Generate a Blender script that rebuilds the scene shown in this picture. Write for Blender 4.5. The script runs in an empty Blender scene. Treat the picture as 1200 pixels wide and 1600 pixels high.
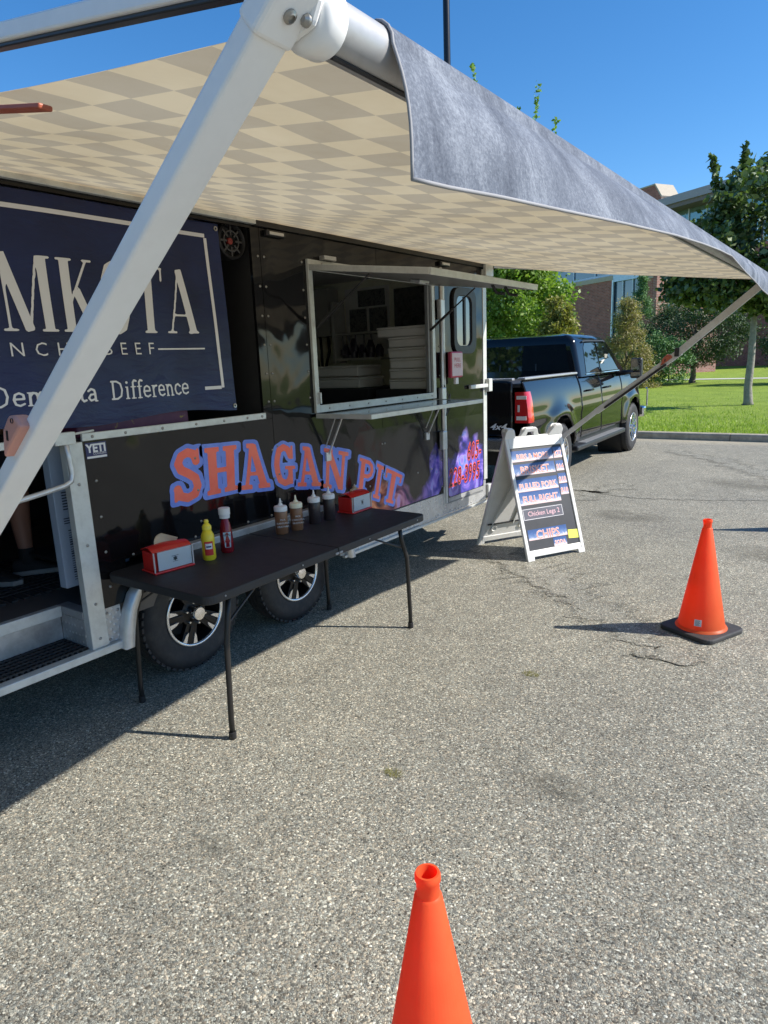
import bpy, bmesh, math, random
import numpy as np
from mathutils import Vector, Matrix, Euler
R = math.radians
random.seed(7); rng = np.random.default_rng(7)
S = bpy.context.scene
COL = S.collection

# ------------------------------------------------------------------ camera, sky, sun, exposure
cd = bpy.data.cameras.new('camera'); cam = bpy.data.objects.new('camera', cd); COL.objects.link(cam)
cd.sensor_fit = 'VERTICAL'; cd.sensor_height = 24.0; cd.lens = 1055.44/1600*24.0
cd.clip_start = 0.02; cd.clip_end = 1000
yaw, pitch, roll = -.634, .2178, -.0406
fw = Vector((math.sin(yaw)*math.cos(pitch), math.cos(yaw)*math.cos(pitch), -math.sin(pitch)))
r0 = Vector((math.cos(yaw), -math.sin(yaw), 0)); u0 = r0.cross(fw)
rt = r0*math.cos(roll)+u0*math.sin(roll); up = -r0*math.sin(roll)+u0*math.cos(roll)
cam.matrix_world = Matrix(((rt.x, up.x, -fw.x, 3.055), (rt.y, up.y, -fw.y, 0), (rt.z, up.z, -fw.z, 1.7082), (0, 0, 0, 1)))
S.camera = cam
W = bpy.data.worlds.new('World'); S.world = W; W.use_nodes = True
nt = W.node_tree; nt.nodes.clear()
sky = nt.nodes.new('ShaderNodeTexSky'); sky.sky_type = 'NISHITA'; sky.sun_disc = False
sky.sun_elevation = R(39.6); sky.sun_rotation = R(64.6); sky.altitude = 500; sky.air_density = 1.0; sky.dust_density = 0.25; sky.ozone_density = 4.5
hs = nt.nodes.new('ShaderNodeHueSaturation'); hs.inputs['Saturation'].default_value = 1.24
bg = nt.nodes.new('ShaderNodeBackground'); bg.inputs[1].default_value = 0.108
wo = nt.nodes.new('ShaderNodeOutputWorld')
nt.links.new(sky.outputs[0], hs.inputs['Color']); nt.links.new(hs.outputs[0], bg.inputs[0]); nt.links.new(bg.outputs[0], wo.inputs[0])
sd = bpy.data.lights.new('sun', 'SUN'); sun = bpy.data.objects.new('sun', sd); COL.objects.link(sun)
sd.energy = 4.2; sd.angle = R(0.55); sd.color = (1.0, .94, .85)
SUN = Vector((1.093, .56, 1.0)).normalized()
sun.rotation_euler = (-SUN).to_track_quat('-Z', 'Y').to_euler(); sun.location = (12, 6, 14)
S.view_settings.view_transform = 'Standard'; S.view_settings.look = 'None'
S.view_settings.exposure = 0.80; S.view_settings.gamma = 1; S.view_settings.use_curve_mapping = False

# ------------------------------------------------------------------ materials
def lin(c): return tuple(((v+.055)/1.055)**2.4 if v > .04045 else v/12.92 for v in c)
class NT:
    def __init__(s, name):
        s.m = bpy.data.materials.new(name); s.m.use_nodes = True; s.t = s.m.node_tree; s.n = s.t.nodes; s.l = s.t.links
        s.b = s.n['Principled BSDF']
    def N(s, ty, **kw):
        n = s.n.new('ShaderNode'+ty)
        for k, v in kw.items():
            if k in n.inputs.keys(): n.inputs[k].default_value = v
            else: setattr(n, k, v)
        return n
    def L(s, a, b): s.l.new(a, b)
    def pos(s, obj=False):
        return s.N('TexCoord').outputs['Object'] if obj else s.N('NewGeometry').outputs['Position']
    def noise(s, scale, detail=3, rough=.5, vec=None, dist=0):
        n = s.N('TexNoise', Scale=scale, Detail=detail, Roughness=rough, Distortion=dist); s.L(vec if vec is not None else s.pos(True), n.inputs['Vector']); return n.outputs['Fac']
    def ramp(s, fac, stops, interp='LINEAR'):
        r = s.N('ValToRGB'); r.color_ramp.interpolation = interp; el = r.color_ramp.elements
        while len(el) < len(stops): el.new(.5)
        for e, (p, c) in zip(el, stops): e.position = p; e.color = (*c, 1) if len(c) == 3 else c
        s.L(fac, r.inputs[0]); return r.outputs[0]
    def mix(s, f, a, b, bt='MIX'):
        m = s.N('Mix', data_type='RGBA', blend_type=bt)
        for i, v in ((0, f), (6, a), (7, b)):
            if hasattr(v, 'is_linked'): s.L(v, m.inputs[i])
            elif isinstance(v, tuple): m.inputs[i].default_value = (*v, 1) if len(v) == 3 else v
            else: m.inputs[i].default_value = v
        return m.outputs[2]
    def math(s, op, a, b=0, c=0):
        m = s.N('Math', operation=op)
        for i, v in enumerate((a, b, c)):
            if hasattr(v, 'is_linked'): s.L(v, m.inputs[i])
            else: m.inputs[i].default_value = v
        return m.outputs[0]
    def bump(s, h, strength=.3, dist=.01, prev=None):
        b = s.N('Bump', Strength=strength, Distance=dist); s.L(h, b.inputs['Height'])
        if prev is not None: s.L(prev, b.inputs['Normal'])
        return b.outputs[0]
    def set(s, **kw):
        for k, v in kw.items():
            i = s.b.inputs[k.replace('_', ' ')]
            if hasattr(v, 'is_linked'): s.L(v, i)
            elif isinstance(v, tuple): i.default_value = (*v, 1)
            else: i.default_value = v
        return s
_mc = {}
def M(name, rgb=(.5, .5, .5), rough=.5, metal=0., var=.12, vs=6., bump=.0, bs=40., bd=.002, coat=0., trans=0., spec=.5, dirt=0.):
    if name in _mc: return _mc[name]
    k = NT(name); v = k.pos(True)
    f = k.noise(vs, 5, .6, v)
    c = k.ramp(f, [(.25, tuple(x*(1-var) for x in rgb)), (.75, tuple(min(1, x*(1+var)) for x in rgb))])
    if dirt:
        d = k.ramp(k.noise(vs*2.3, 8, .7, v), [(.45, (0, 0, 0)), (.75, (dirt, dirt, dirt))])
        c = k.mix(d, c, (.12, .10, .08))
    rr = k.math('MULTIPLY_ADD', k.noise(vs*3, 4, .6, v), .25*rough, rough*.87)
    k.set(Base_Color=c, Roughness=rr, Metallic=metal, Coat_Weight=coat, Transmission_Weight=trans, Specular_IOR_Level=spec)
    if bump: k.set(Normal=k.bump(k.noise(bs, 4, .6, v), bump, bd))
    _mc[name] = k.m; return k.m

WHITE = M('white_painted_metal', (.88, .88, .87), .35, var=.03, dirt=.08, vs=3)
ALU = M('brushed_aluminium', (.62, .63, .64), .38, .55, var=.12, vs=5, dirt=.3)
ALUW = M('pale_aluminium_trim', (.60, .62, .60), .42, .25, var=.08, vs=5, dirt=.3)
GREY = M('grey_metal', (.33, .34, .35), .45, .3, dirt=.3)
STEEL = M('dark_steel', (.06, .06, .06), .35, .6)
BLK = M('black_plastic', (.018, .018, .02), .45, var=.2)
BLKM = M('matte_black', (.010, .010, .011), .8, var=.3)
RUB = M('rubber', (.022, .022, .024), .72, var=.25, bump=.4, bs=120, dirt=.25)
CHROME = M('chrome', (.75, .75, .76), .12, 1., var=.03)
GOLDSCREW = M('screw_metal', (.35, .34, .32), .35, .8)
def black_paint():
    k = NT('glossy_black_trailer_paint'); p = k.pos()
    base = k.ramp(k.noise(2.2, 4, .5, p), [(.3, (.005, .005, .006)), (.8, (.009, .009, .010))])
    mp = k.N('Mapping'); mp.inputs['Scale'].default_value = (1, 1.0, .75); k.L(p, mp.inputs['Vector'])
    w1 = k.noise(2.3, 1.5, .4, mp.outputs[0], .6); w2 = k.noise(7.0, 1, .4, mp.outputs[0], .3)
    # dents round the screws
    h = k.math('ADD', k.math('MULTIPLY', w1, 1.0), k.math('MULTIPLY', w2, .12))
    n = k.bump(h, .62, .034); n = k.bump(k.noise(260, 2, .5, p), .03, .001, n)
    dust = k.ramp(k.noise(5, 8, .75, p), [(.5, (.06,)*3), (.8, (.16,)*3)])
    k.set(Base_Color=base, Roughness=dust, Specular_IOR_Level=.36, Normal=n, Coat_Weight=.0); return k.m
BPAINT = black_paint()
def ground_mat(name='weathered_asphalt', tint=None, alpha=None, rough=.85):
    k = NT(name); p = k.pos()
    def vor(sc, rnd=1.0, feat='F1'):
        v = k.N('TexVoronoi', Scale=sc, Randomness=rnd, feature=feat); k.L(p, v.inputs['Vector']); return v
    wp = k.N('TexNoise', Scale=60., Detail=2.); k.L(p, wp.inputs['Vector'])
    v1 = vor(150.); v2 = vor(330.); e = vor(150., 1.0, 'DISTANCE_TO_EDGE'); v3 = vor(42.)
    s1 = k.N('SeparateColor'); k.L(v1.outputs['Color'], s1.inputs[0]); s2 = k.N('SeparateColor'); k.L(v2.outputs['Color'], s2.inputs[0]); s3 = k.N('SeparateColor'); k.L(v3.outputs['Color'], s3.inputs[0])
    stone = k.ramp(s1.outputs[0], [(.0, (.06, .057, .053)), (.2, (.13, .127, .12)), (.55, (.23, .222, .205)), (.78, (.32, .305, .27)), (.90, (.42, .40, .36)), (1, (.62, .60, .55))])
    fine = k.ramp(s2.outputs[0], [(.0, (.035, .034, .033)), (.5, (.19, .185, .17)), (.9, (.33, .32, .29)), (1, (.5, .49, .45))])
    m = k.ramp(s1.outputs[1], [(.42, (0,)*3), (.5, (1,)*3)])
    c = k.mix(m, fine, stone)
    tint = k.ramp(s1.outputs[2], [(.0, (1.03, .98, .94)), (.5, (1, 1, 1)), (1, (.96, .99, 1.02))])
    c = k.mix(1.0, c, tint, 'MULTIPLY')
    big = k.math('MULTIPLY', k.math('LESS_THAN', v3.outputs['Distance'], .24), k.math('GREATER_THAN', s3.outputs[0], .87))
    c = k.mix(big, c, k.ramp(s3.outputs[1], [(0, (.25, .24, .22)), (.7, (.5, .47, .42)), (1, (.56, .54, .49))]))
    pit = k.math('MULTIPLY', k.math('LESS_THAN', v3.outputs['Distance'], .17), k.math('LESS_THAN', s3.outputs[0], .13))
    c = k.mix(pit, c, (.015, .015, .015))
    edge = k.ramp(e.outputs[0], [(0.0, (.45,)*3), (.10, (1,)*3)])
    c = k.mix(.8, c, edge, 'MULTIPLY')
    patch = k.ramp(k.noise(.55, 6, .62, p), [(.3, (.80, .80, .81)), (.5, (.95, .945, .935)), (.72, (1.12, 1.10, 1.07))])
    c = k.mix(1.0, c, patch, 'MULTIPLY')
    patch2 = k.ramp(k.noise(5.5, 5, .6, p), [(.3, (.88,)*3), (.7, (1.09,)*3)])
    c = k.mix(1.0, c, patch2, 'MULTIPLY'); c = k.mix(1.0, c, (1.33, 1.34, 1.22), 'MULTIPLY')
    # pale dusty band beside the kerb
    sp = k.N('SeparateXYZ'); k.L(p, sp.inputs[0])
    kb = k.math('ADD', sp.outputs[1], k.math('MULTIPLY', k.noise(1.3, 5, .6, p), .5))
    band = k.ramp(k.math('MULTIPLY_ADD', kb, 1.0, -13.6), [(0, (0,)*3), (.55, (.6,)*3)])
    c = k.mix(band, c, (.42, .37, .27))
    if tint: c = k.mix(1.0, c, tint, 'MULTIPLY')
    h = k.math('ADD', k.math('MULTIPLY', s1.outputs[1], .6), k.math('MULTIPLY', e.outputs[0], 2.0))
    n = k.bump(h, .6, .0026); n = k.bump(s2.outputs[1], .28, .0013, n)
    k.set(Base_Color=c, Roughness=rough, Normal=n, Specular_IOR_Level=.3)
    if alpha:
        at = k.N('Attribute', attribute_name='edge'); nz = k.noise(26, 6, .75, p); nz2 = k.noise(120, 3, .7, p)
        a = k.math('SUBTRACT', k.math('MULTIPLY_ADD', nz, 2.0, -.22), at.outputs['Fac']); a = k.math('ADD', a, k.math('MULTIPLY_ADD', nz2, .9, -.45))
        k.set(Alpha=k.ramp(k.math('MULTIPLY_ADD', a, alpha, .2), [(0, (0,)*3), (1, (1,)*3)]))
    return k.m
ASPH = ground_mat()
def stain_mat(name, a, b):
    k = NT(name); p = k.pos()
    v = k.N('TexVoronoi', Scale=120.); k.L(p, v.inputs['Vector'])
    s1 = k.N('SeparateColor'); k.L(v.outputs['Color'], s1.inputs[0])
    c = k.ramp(s1.outputs[0], [(0, a), (.7, b), (1, tuple(x*2.0 for x in b))])
    k.set(Base_Color=c, Roughness=.55, Normal=k.bump(s1.outputs[1], .4, .002)); return k.m
CRACKM = ground_mat('dark_crack_fill', (.22, .21, .19), 3.0, .7); STAINM = ground_mat('damp_asphalt', (.26, .245, .215), 3.2, .5)
def grass_mat():
    k = NT('lawn_grass'); p = k.pos()
    c = k.ramp(k.noise(90, 3, .7, p), [(.3, (.13, .20, .018)), (.5, (.24, .34, .045)), (.72, (.38, .47, .10))])
    c2 = k.ramp(k.noise(1.1, 5, .6, p), [(.3, (.75, .8, .7)), (.7, (1.15, 1.12, 1.1))])
    c = k.mix(1., c, c2, 'MULTIPLY')
    k.set(Base_Color=c, Roughness=.75, Normal=k.bump(k.noise(120, 3, .7, p), .9, .03), Specular_IOR_Level=.2); return k.m
GRASS = grass_mat()
def leaf_mat(name, a, b, c3, rough=.45, tr=.35):
    k = NT(name); g = k.N('NewGeometry')
    c = k.ramp(k.math('MULTIPLY_ADD', k.noise(1.6, 3, .6), .7, k.math('MULTIPLY_ADD', g.outputs['Random Per Island'], .75, -.22)), [(0, a), (.5, b), (1, c3)])
    k.set(Base_Color=c, Roughness=rough, Specular_IOR_Level=.45)
    t = k.N('BsdfTranslucent'); k.L(k.mix(1., c, (1.3, 1.5, .5), 'MULTIPLY'), t.inputs[0])
    mx = k.N('MixShader'); mx.inputs[0].default_value = tr; k.L(k.b.outputs[0], mx.inputs[1]); k.L(t.outputs[0], mx.inputs[2])
    k.L(mx.outputs[0], k.n['Material Output'].inputs[0]); return k.m
def brick_mat(name, a, b, mortar, ang):
    k = NT(name); p = k.pos(); mp = k.N('Mapping'); mp.inputs['Rotation'].default_value = (0, 0, -ang); k.L(p, mp.inputs['Vector'])
    sx = k.N('SeparateXYZ'); k.L(mp.outputs[0], sx.inputs[0]); cx = k.N('CombineXYZ'); k.L(sx.outputs[0], cx.inputs[0]); k.L(sx.outputs[2], cx.inputs[1])
    br = k.N('TexBrick', Scale=1.0); br.inputs['Color1'].default_value = (*a, 1); br.inputs['Color2'].default_value = (*b, 1); br.inputs['Mortar'].default_value = (*mortar, 1)
    br.inputs['Mortar Size'].default_value = .010; br.inputs['Brick Width'].default_value = .31; br.inputs['Row Height'].default_value = .105; br.inputs['Bias'].default_value = -.1
    k.L(cx.outputs[0], br.inputs['Vector'])
    c = k.mix(1., br.outputs['Color'], k.ramp(k.noise(3, 5, .6, p), [(.3, (.8,)*3), (.7, (1.15,)*3)]), 'MULTIPLY')
    k.set(Base_Color=c, Roughness=.85, Normal=k.bump(br.outputs['Fac'], -.5, .01)); return k.m
BARK = M('bark', (.16, .135, .11), .9, var=.35, vs=14, bump=.9, bs=22, bd=.02)
CONC = M('concrete', (.34, .33, .30), .85, var=.15, vs=8, bump=.3, bs=60, dirt=.35)
def thin_print(name, stops, scale=3., rough=.25, detail=3, dist=1.5, bumpy=False):
    k = NT(name); p = k.pos()
    c = k.ramp(k.noise(scale, detail, .6, p, dist), stops); k.set(Base_Color=c, Roughness=rough); return k.m

# ------------------------------------------------------------------ mesh builder
def root_matrix(o):
    m = Matrix.Identity(4)
    while o is not None:
        m = (Matrix.Translation(o.location) @ o.rotation_euler.to_matrix().to_4x4()) @ m; o = o.parent
    return m
class MB:
    def __init__(s): s.v = []; s.f = []; s.mi = []; s.cur = 0
    def add(s, vs, fs, T=None):
        n = len(s.v)
        if T is not None: vs = [T @ Vector(p) for p in vs]
        s.v += [tuple(p) for p in vs]; s.f += [tuple(i+n for i in f) for f in fs]; s.mi += [s.cur]*len(fs); return s
    def box(s, a, b, T=None):
        x0, y0, z0 = a; x1, y1, z1 = b
        return s.add([(x0, y0, z0), (x1, y0, z0), (x1, y1, z0), (x0, y1, z0), (x0, y0, z1), (x1, y0, z1), (x1, y1, z1), (x0, y1, z1)],
              [(0, 3, 2, 1), (4, 5, 6, 7), (0, 1, 5, 4), (1, 2, 6, 5), (2, 3, 7, 6), (3, 0, 4, 7)], T)
    def bar(s, p, q, w, h, upv=(0, 0, 1)):
        p = Vector(p); q = Vector(q); d = (q-p); L = d.length; d.normalize(); sx = d.cross(Vector(upv)).normalized(); uz = sx.cross(d)
        T = Matrix(((sx.x, d.x, uz.x, p.x), (sx.y, d.y, uz.y, p.y), (sx.z, d.z, uz.z, p.z), (0, 0, 0, 1)))
        return s.box((-w/2, 0, -h/2), (w/2, L, h/2), T)
    def tube(s, pts, r, n=10, cap=True):
        pts = [Vector(p) for p in pts]; rs = r if isinstance(r, (list, tuple)) else [r]*len(pts); base = len(s.v); ref = None
        for i, p in enumerate(pts):
            d = (pts[min(i+1, len(pts)-1)]-pts[max(i-1, 0)]).normalized()
            if ref is None: ref = d.orthogonal().normalized()
            ref = (ref-d*ref.dot(d)).normalized(); b = d.cross(ref)
            for k in range(n):
                a = 2*math.pi*k/n; s.v.append(tuple(p+(ref*math.cos(a)+b*math.sin(a))*rs[i]))
        for i in range(len(pts)-1):
            for k in range(n):
                s.f.append((base+i*n+k, base+i*n+(k+1) % n, base+(i+1)*n+(k+1) % n, base+(i+1)*n+k)); s.mi.append(s.cur)
        if cap:
            s.f.append(tuple(base+k for k in range(n))[::-1]); e = base+(len(pts)-1)*n; s.f.append(tuple(e+k for k in range(n))); s.mi += [s.cur]*2
        return s
    def lathe(s, prof, n=24, T=None, sx=1., sy=1., a0=0, a1=2*math.pi, closed=True):
        vs = []; fs = []; m = n if closed else n+1
        for r, h in prof:
            for k in range(m):
                a = a0+(a1-a0)*k/n; vs.append((r*math.cos(a)*sx, r*math.sin(a)*sy, h))
        for i in range(len(prof)-1):
            for k in range(n):
                k2 = (k+1) % m; fs.append((i*m+k, i*m+k2, (i+1)*m+k2, (i+1)*m+k))
        return s.add(vs, fs, T)
    def prism(s, poly, a, b, T=None):   # poly in (x,y), extruded z a..b
        n = len(poly)
        ar = sum(poly[i][0]*poly[(i+1) % n][1]-poly[(i+1) % n][0]*poly[i][1] for i in range(n))
        if ar < 0: poly = poly[::-1]
        vs = [(x, y, a) for x, y in poly]+[(x, y, b) for x, y in poly]
        return s.add(vs, [tuple(range(n))[::-1], tuple(range(n, 2*n))]+[(i, (i+1) % n, n+(i+1) % n, n+i) for i in range(n)], T)
    def grid(s, P):   # P[i][j] points
        a = len(P); b = len(P[0]); vs = [p for row in P for p in row]
        return s.add(vs, [(i*b+j, i*b+j+1, (i+1)*b+j+1, (i+1)*b+j) for i in range(a-1) for j in range(b-1)])
    def build(s, name, mat, parent=None, smooth=False, bevel=0, world=True, segs=2, **props):
        me = bpy.data.meshes.new(name); vs = s.v
        if parent is not None and world:
            Mi = root_matrix(parent).inverted(); vs = [tuple(Mi @ Vector(p)) for p in vs]
        me.from_pydata(vs, [], s.f)
        for m in (mat if isinstance(mat, (list, tuple)) else [mat]): me.materials.append(m)
        if any(s.mi): me.polygons.foreach_set('material_index', s.mi)
        if smooth: me.polygons.foreach_set('use_smooth', [True]*len(s.f))
        me.update(); o = bpy.data.objects.new(name, me); COL.objects.link(o)
        if parent is not None: o.parent = parent
        if smooth == 'auto':
            me.polygons.foreach_set('use_smooth', [True]*len(s.f))
            try: me.set_sharp_from_angle(angle=R(38))
            except Exception: pass
        if bevel:
            b = o.modifiers.new('bevel', 'BEVEL'); b.width = bevel; b.segments = segs; b.limit_method = 'ANGLE'; b.angle_limit = R(40)
            try: b.harden_normals = False
            except Exception: pass
        for k, v in props.items(): o[k] = v
        return o
def thing(name, label, cat, loc=(0, 0, 0), rz=0, group=None):
    o = bpy.data.objects.new(name, None); o.empty_display_size = .1; COL.objects.link(o); o.location = loc; o.rotation_euler = (0, 0, rz)
    o['label'] = label; o['category'] = cat
    if group: o['group'] = group
    return o
def tag(o, label=None, cat=None, group=None, kind=None):
    for k, v in (('label', label), ('category', cat), ('group', group), ('kind', kind)):
        if v: o[k] = v
    return o
def copy_tree(o, loc=None, rz=None, label=None, parent=None):
    c = o.copy(); COL.objects.link(c)
    if parent is not None: c.parent = parent
    if loc is not None: c.location = loc
    if rz is not None: c.rotation_euler = (0, 0, rz)
    if label: c['label'] = label
    for ch in list(o.children): copy_tree(ch, parent=c)
    return c
def rrect(w, h, r, n=5, cx=0, cy=0):
    out = []
    for (sx, sy, a) in ((1, 1, 0), (-1, 1, 90), (-1, -1, 180), (1, -1, 270)):
        for i in range(n+1):
            t = R(a+90*i/n); out.append((cx+sx*(w/2-r)+r*math.cos(t), cy+sy*(h/2-r)+r*math.sin(t)))
    return out
YZ = Matrix(((0, 0, 1, 0), (1, 0, 0, 0), (0, 1, 0, 0), (0, 0, 0, 1)))   # local (x,y,z)->(z_out along X, Y, Z)

# ---- signed-distance shapes filled to meshes (lettering, panels with openings)
def sd_seg(X, Y, a, b, w):
    ax, ay = a; bx, by = b; dx, dy = bx-ax, by-ay; t = np.clip(((X-ax)*dx+(Y-ay)*dy)/(dx*dx+dy*dy+1e-12), 0, 1)
    return np.hypot(X-ax-t*dx, Y-ay-t*dy)-w/2
def sd_bar(X, Y, a, b, w):
    ax, ay = a; bx, by = b; L = math.hypot(bx-ax, by-ay)+1e-9; dx, dy = (bx-ax)/L, (by-ay)/L
    u = (X-(ax+bx)/2)*dx+(Y-(ay+by)/2)*dy; v = -(X-(ax+bx)/2)*dy+(Y-(ay+by)/2)*dx
    qx = np.abs(u)-L/2; qy = np.abs(v)-w/2
    return np.hypot(np.maximum(qx, 0), np.maximum(qy, 0))+np.minimum(np.maximum(qx, qy), 0)
def sd_rbox(X, Y, x0, y0, x1, y1, r=0):
    qx = np.abs(X-(x0+x1)/2)-(x1-x0)/2+r; qy = np.abs(Y-(y0+y1)/2)-(y1-y0)/2+r
    return np.hypot(np.maximum(qx, 0), np.maximum(qy, 0))+np.minimum(np.maximum(qx, qy), 0)-r
def glyph_sdf(X, Y, strokes):
    d = np.full(X.shape, 9.)
    for st in strokes:
        if st[0] == 'b': d = np.minimum(d, sd_bar(X, Y, st[1], st[2], st[3]))
        elif st[0] == 'c':
            P = st[1]
            for a, b in zip(P[:-1], P[1:]): d = np.minimum(d, sd_seg(X, Y, a, b, st[2]))
        elif st[0] == 'd': d = np.minimum(d, np.hypot(X-st[1][0], Y-st[1][1])-st[2])
    return d
def fill(mb, fn, x0, y0, x1, y1, cell, mapf, merge=True):
    nx = max(2, int((x1-x0)/cell)+1); ny = max(2, int((y1-y0)/cell)+1)
    xs = np.linspace(x0, x1, nx); ys = np.linspace(y0, y1, ny); X, Y = np.meshgrid(xs, ys); D = fn(X, Y)
    idx = {}; base = len(mb.v)
    def vert(key, x, y):
        if key not in idx: idx[key] = len(mb.v); mb.v.append(tuple(mapf(x, y)))
        return idx[key]
    for j in range(ny-1):
        i = 0
        while i < nx-1:
            c = [(i, j), (i+1, j), (i+1, j+1), (i, j+1)]; s = [D[q[1], q[0]] < 0 for q in c]
            if all(s):
                k = i+1
                if merge:
                    while k < nx-1 and D[j, k+1] < 0 and D[j+1, k+1] < 0: k += 1
                mb.f.append((vert((i, j), xs[i], ys[j]), vert((k, j), xs[k], ys[j]), vert((k, j+1), xs[k], ys[j+1]), vert((i, j+1), xs[i], ys[j+1]))); mb.mi.append(mb.cur)
                i = k; continue
            if any(s):
                poly = []
                for a in range(4):
                    p, q = c[a], c[(a+1) % 4]; dp, dq = D[p[1], p[0]], D[q[1], q[0]]
                    if dp < 0: poly.append(vert(p, xs[p[0]], ys[p[1]]))
                    if (dp < 0) != (dq < 0):
                        t = dp/(dp-dq); key = (min(p, q), max(p, q)); poly.append(vert(key, xs[p[0]]+t*(xs[q[0]]-xs[p[0]]), ys[p[1]]+t*(ys[q[1]]-ys[p[1]])))
                if len(poly) >= 3: mb.f.append(tuple(poly)); mb.mi.append(mb.cur)
            i += 1
    return mb
SLAB = {
 'S': [('c', [(.50, .74), (.45, .88), (.32, .93), (.18, .88), (.12, .75), (.18, .62), (.33, .53), (.47, .42), (.51, .26), (.45, .12), (.30, .07), (.15, .13), (.10, .27)], .18), ('b', (.54, .98), (.54, .68), .08), ('b', (.06, .02), (.06, .34), .08)],
 'H': [('b', (.15, 0), (.15, 1), .17), ('b', (.47, 0), (.47, 1), .17), ('b', (.1, .5), (.5, .5), .12)]+[('b', (x, y), (x+.27, y), .12) for x in (.015, .335) for y in (.06, .94)],
 'A': [('b', (.12, .04), (.29, .97), .10), ('b', (.50, .04), (.33, .97), .18), ('b', (.17, .34), (.44, .34), .10), ('b', (0, .06), (.25, .06), .12), ('b', (.36, .06), (.64, .06), .12), ('b', (.16, .94), (.38, .94), .12)],
 'G': [('c', [(.49, .72), (.42, .88), (.31, .93), (.18, .86), (.12, .67), (.10, .5), (.12, .33), (.18, .14), (.31, .07), (.42, .10), (.47, .22)], .17), ('b', (.48, .03), (.48, .42), .15), ('b', (.32, .44), (.63, .44), .10), ('b', (.54, .98), (.54, .64), .08)],
 'N': [('b', (.12, 0), (.12, 1), .11), ('b', (.12, .95), (.51, .03), .17), ('b', (.52, 0), (.52, 1), .10), ('b', (0, .94), (.24, .94), .12), ('b', (0, .06), (.25, .06), .12), ('b', (.37, .94), (.65, .94), .12)],
 'P': [('b', (.16, 0), (.16, 1), .18), ('c', [(.2, .93), (.38, .93), (.49, .86), (.53, .73), (.49, .60), (.38, .52), (.2, .51)], .13), ('b', (0, .06), (.35, .06), .12), ('b', (0, .94), (.3, .94), .12)],
 'I': [('b', (.31, 0), (.31, 1), .22), ('b', (.08, .06), (.54, .06), .12), ('b', (.08, .94), (.54, .94), .12)],
 'T': [('b', (.31, 0), (.31, 1), .19), ('b', (.0, .93), (.62, .93), .13), ('b', (.04, .98), (.04, .70), .08), ('b', (.58, .98), (.58, .70), .08), ('b', (.14, .06), (.48, .06), .12)]}
tk, tn = .135, .035
DIDO = {
 'D': (.62, [('b', (.12, 0), (.12, 1), tk), ('c', [(.12, .98), (.32, .97)], tn), ('c', [(.12, .02), (.32, .03)], tn), ('c', [(.32, .95), (.43, .82), (.46, .5), (.43, .18), (.32, .05)], .11)]),
 'E': (.52, [('b', (.12, 0), (.12, 1), tk), ('b', (0, .98), (.42, .98), tn), ('b', (0, .02), (.42, .02), tn), ('b', (.12, .51), (.33, .51), tn), ('b', (.41, 1), (.41, .8), tn), ('b', (.41, 0), (.41, .2), tn)]),
 'M': (.84, [('b', (.09, 0), (.09, 1), tn), ('b', (.10, 1), (.36, 0), tk), ('b', (.36, 0), (.58, 1), tn), ('b', (.64, 0), (.64, 1), tk), ('b', (.0, .015), (.2, .015), tn), ('b', (.52, .015), (.77, .015), tn), ('b', (0, .985), (.15, .985), tn), ('b', (.6, .985), (.77, .985), tn)]),
 'K': (.62, [('b', (.12, 0), (.12, 1), tk), ('b', (.17, .42), (.45, .99), tn), ('b', (.26, .58), (.48, .01), tk*.9), ('b', (0, .015), (.24, .015), tn), ('b', (0, .985), (.24, .985), tn), ('b', (.38, .985), (.54, .985), tn), ('b', (.38, .015), (.58, .015), tn)]),
 'O': (.58, [('c', [(.09, .5), (.10, .75), (.17, .93), (.26, .98)], .1), ('c', [(.09, .5), (.10, .25), (.17, .07), (.26, .02)], .1), ('c', [(.26, .98), (.36, .93), (.43, .75), (.44, .5), (.43, .25), (.36, .07), (.26, .02)], .1)]),
 'T': (.58, [('b', (.27, 0), (.27, 1), tk), ('b', (.0, .98), (.54, .98), tn), ('b', (.01, 1), (.03, .78), tn), ('b', (.53, 1), (.51, .78), tn), ('b', (.15, .015), (.39, .015), tn)]),
 'A': (.66, [('b', (.08, 0), (.28, 1), tn), ('b', (.29, 1), (.51, 0), tk), ('b', (.14, .28), (.44, .28), tn), ('b', (0, .015), (.18, .015), tn), ('b', (.40, .015), (.62, .015), tn)])}
q = .105
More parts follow.
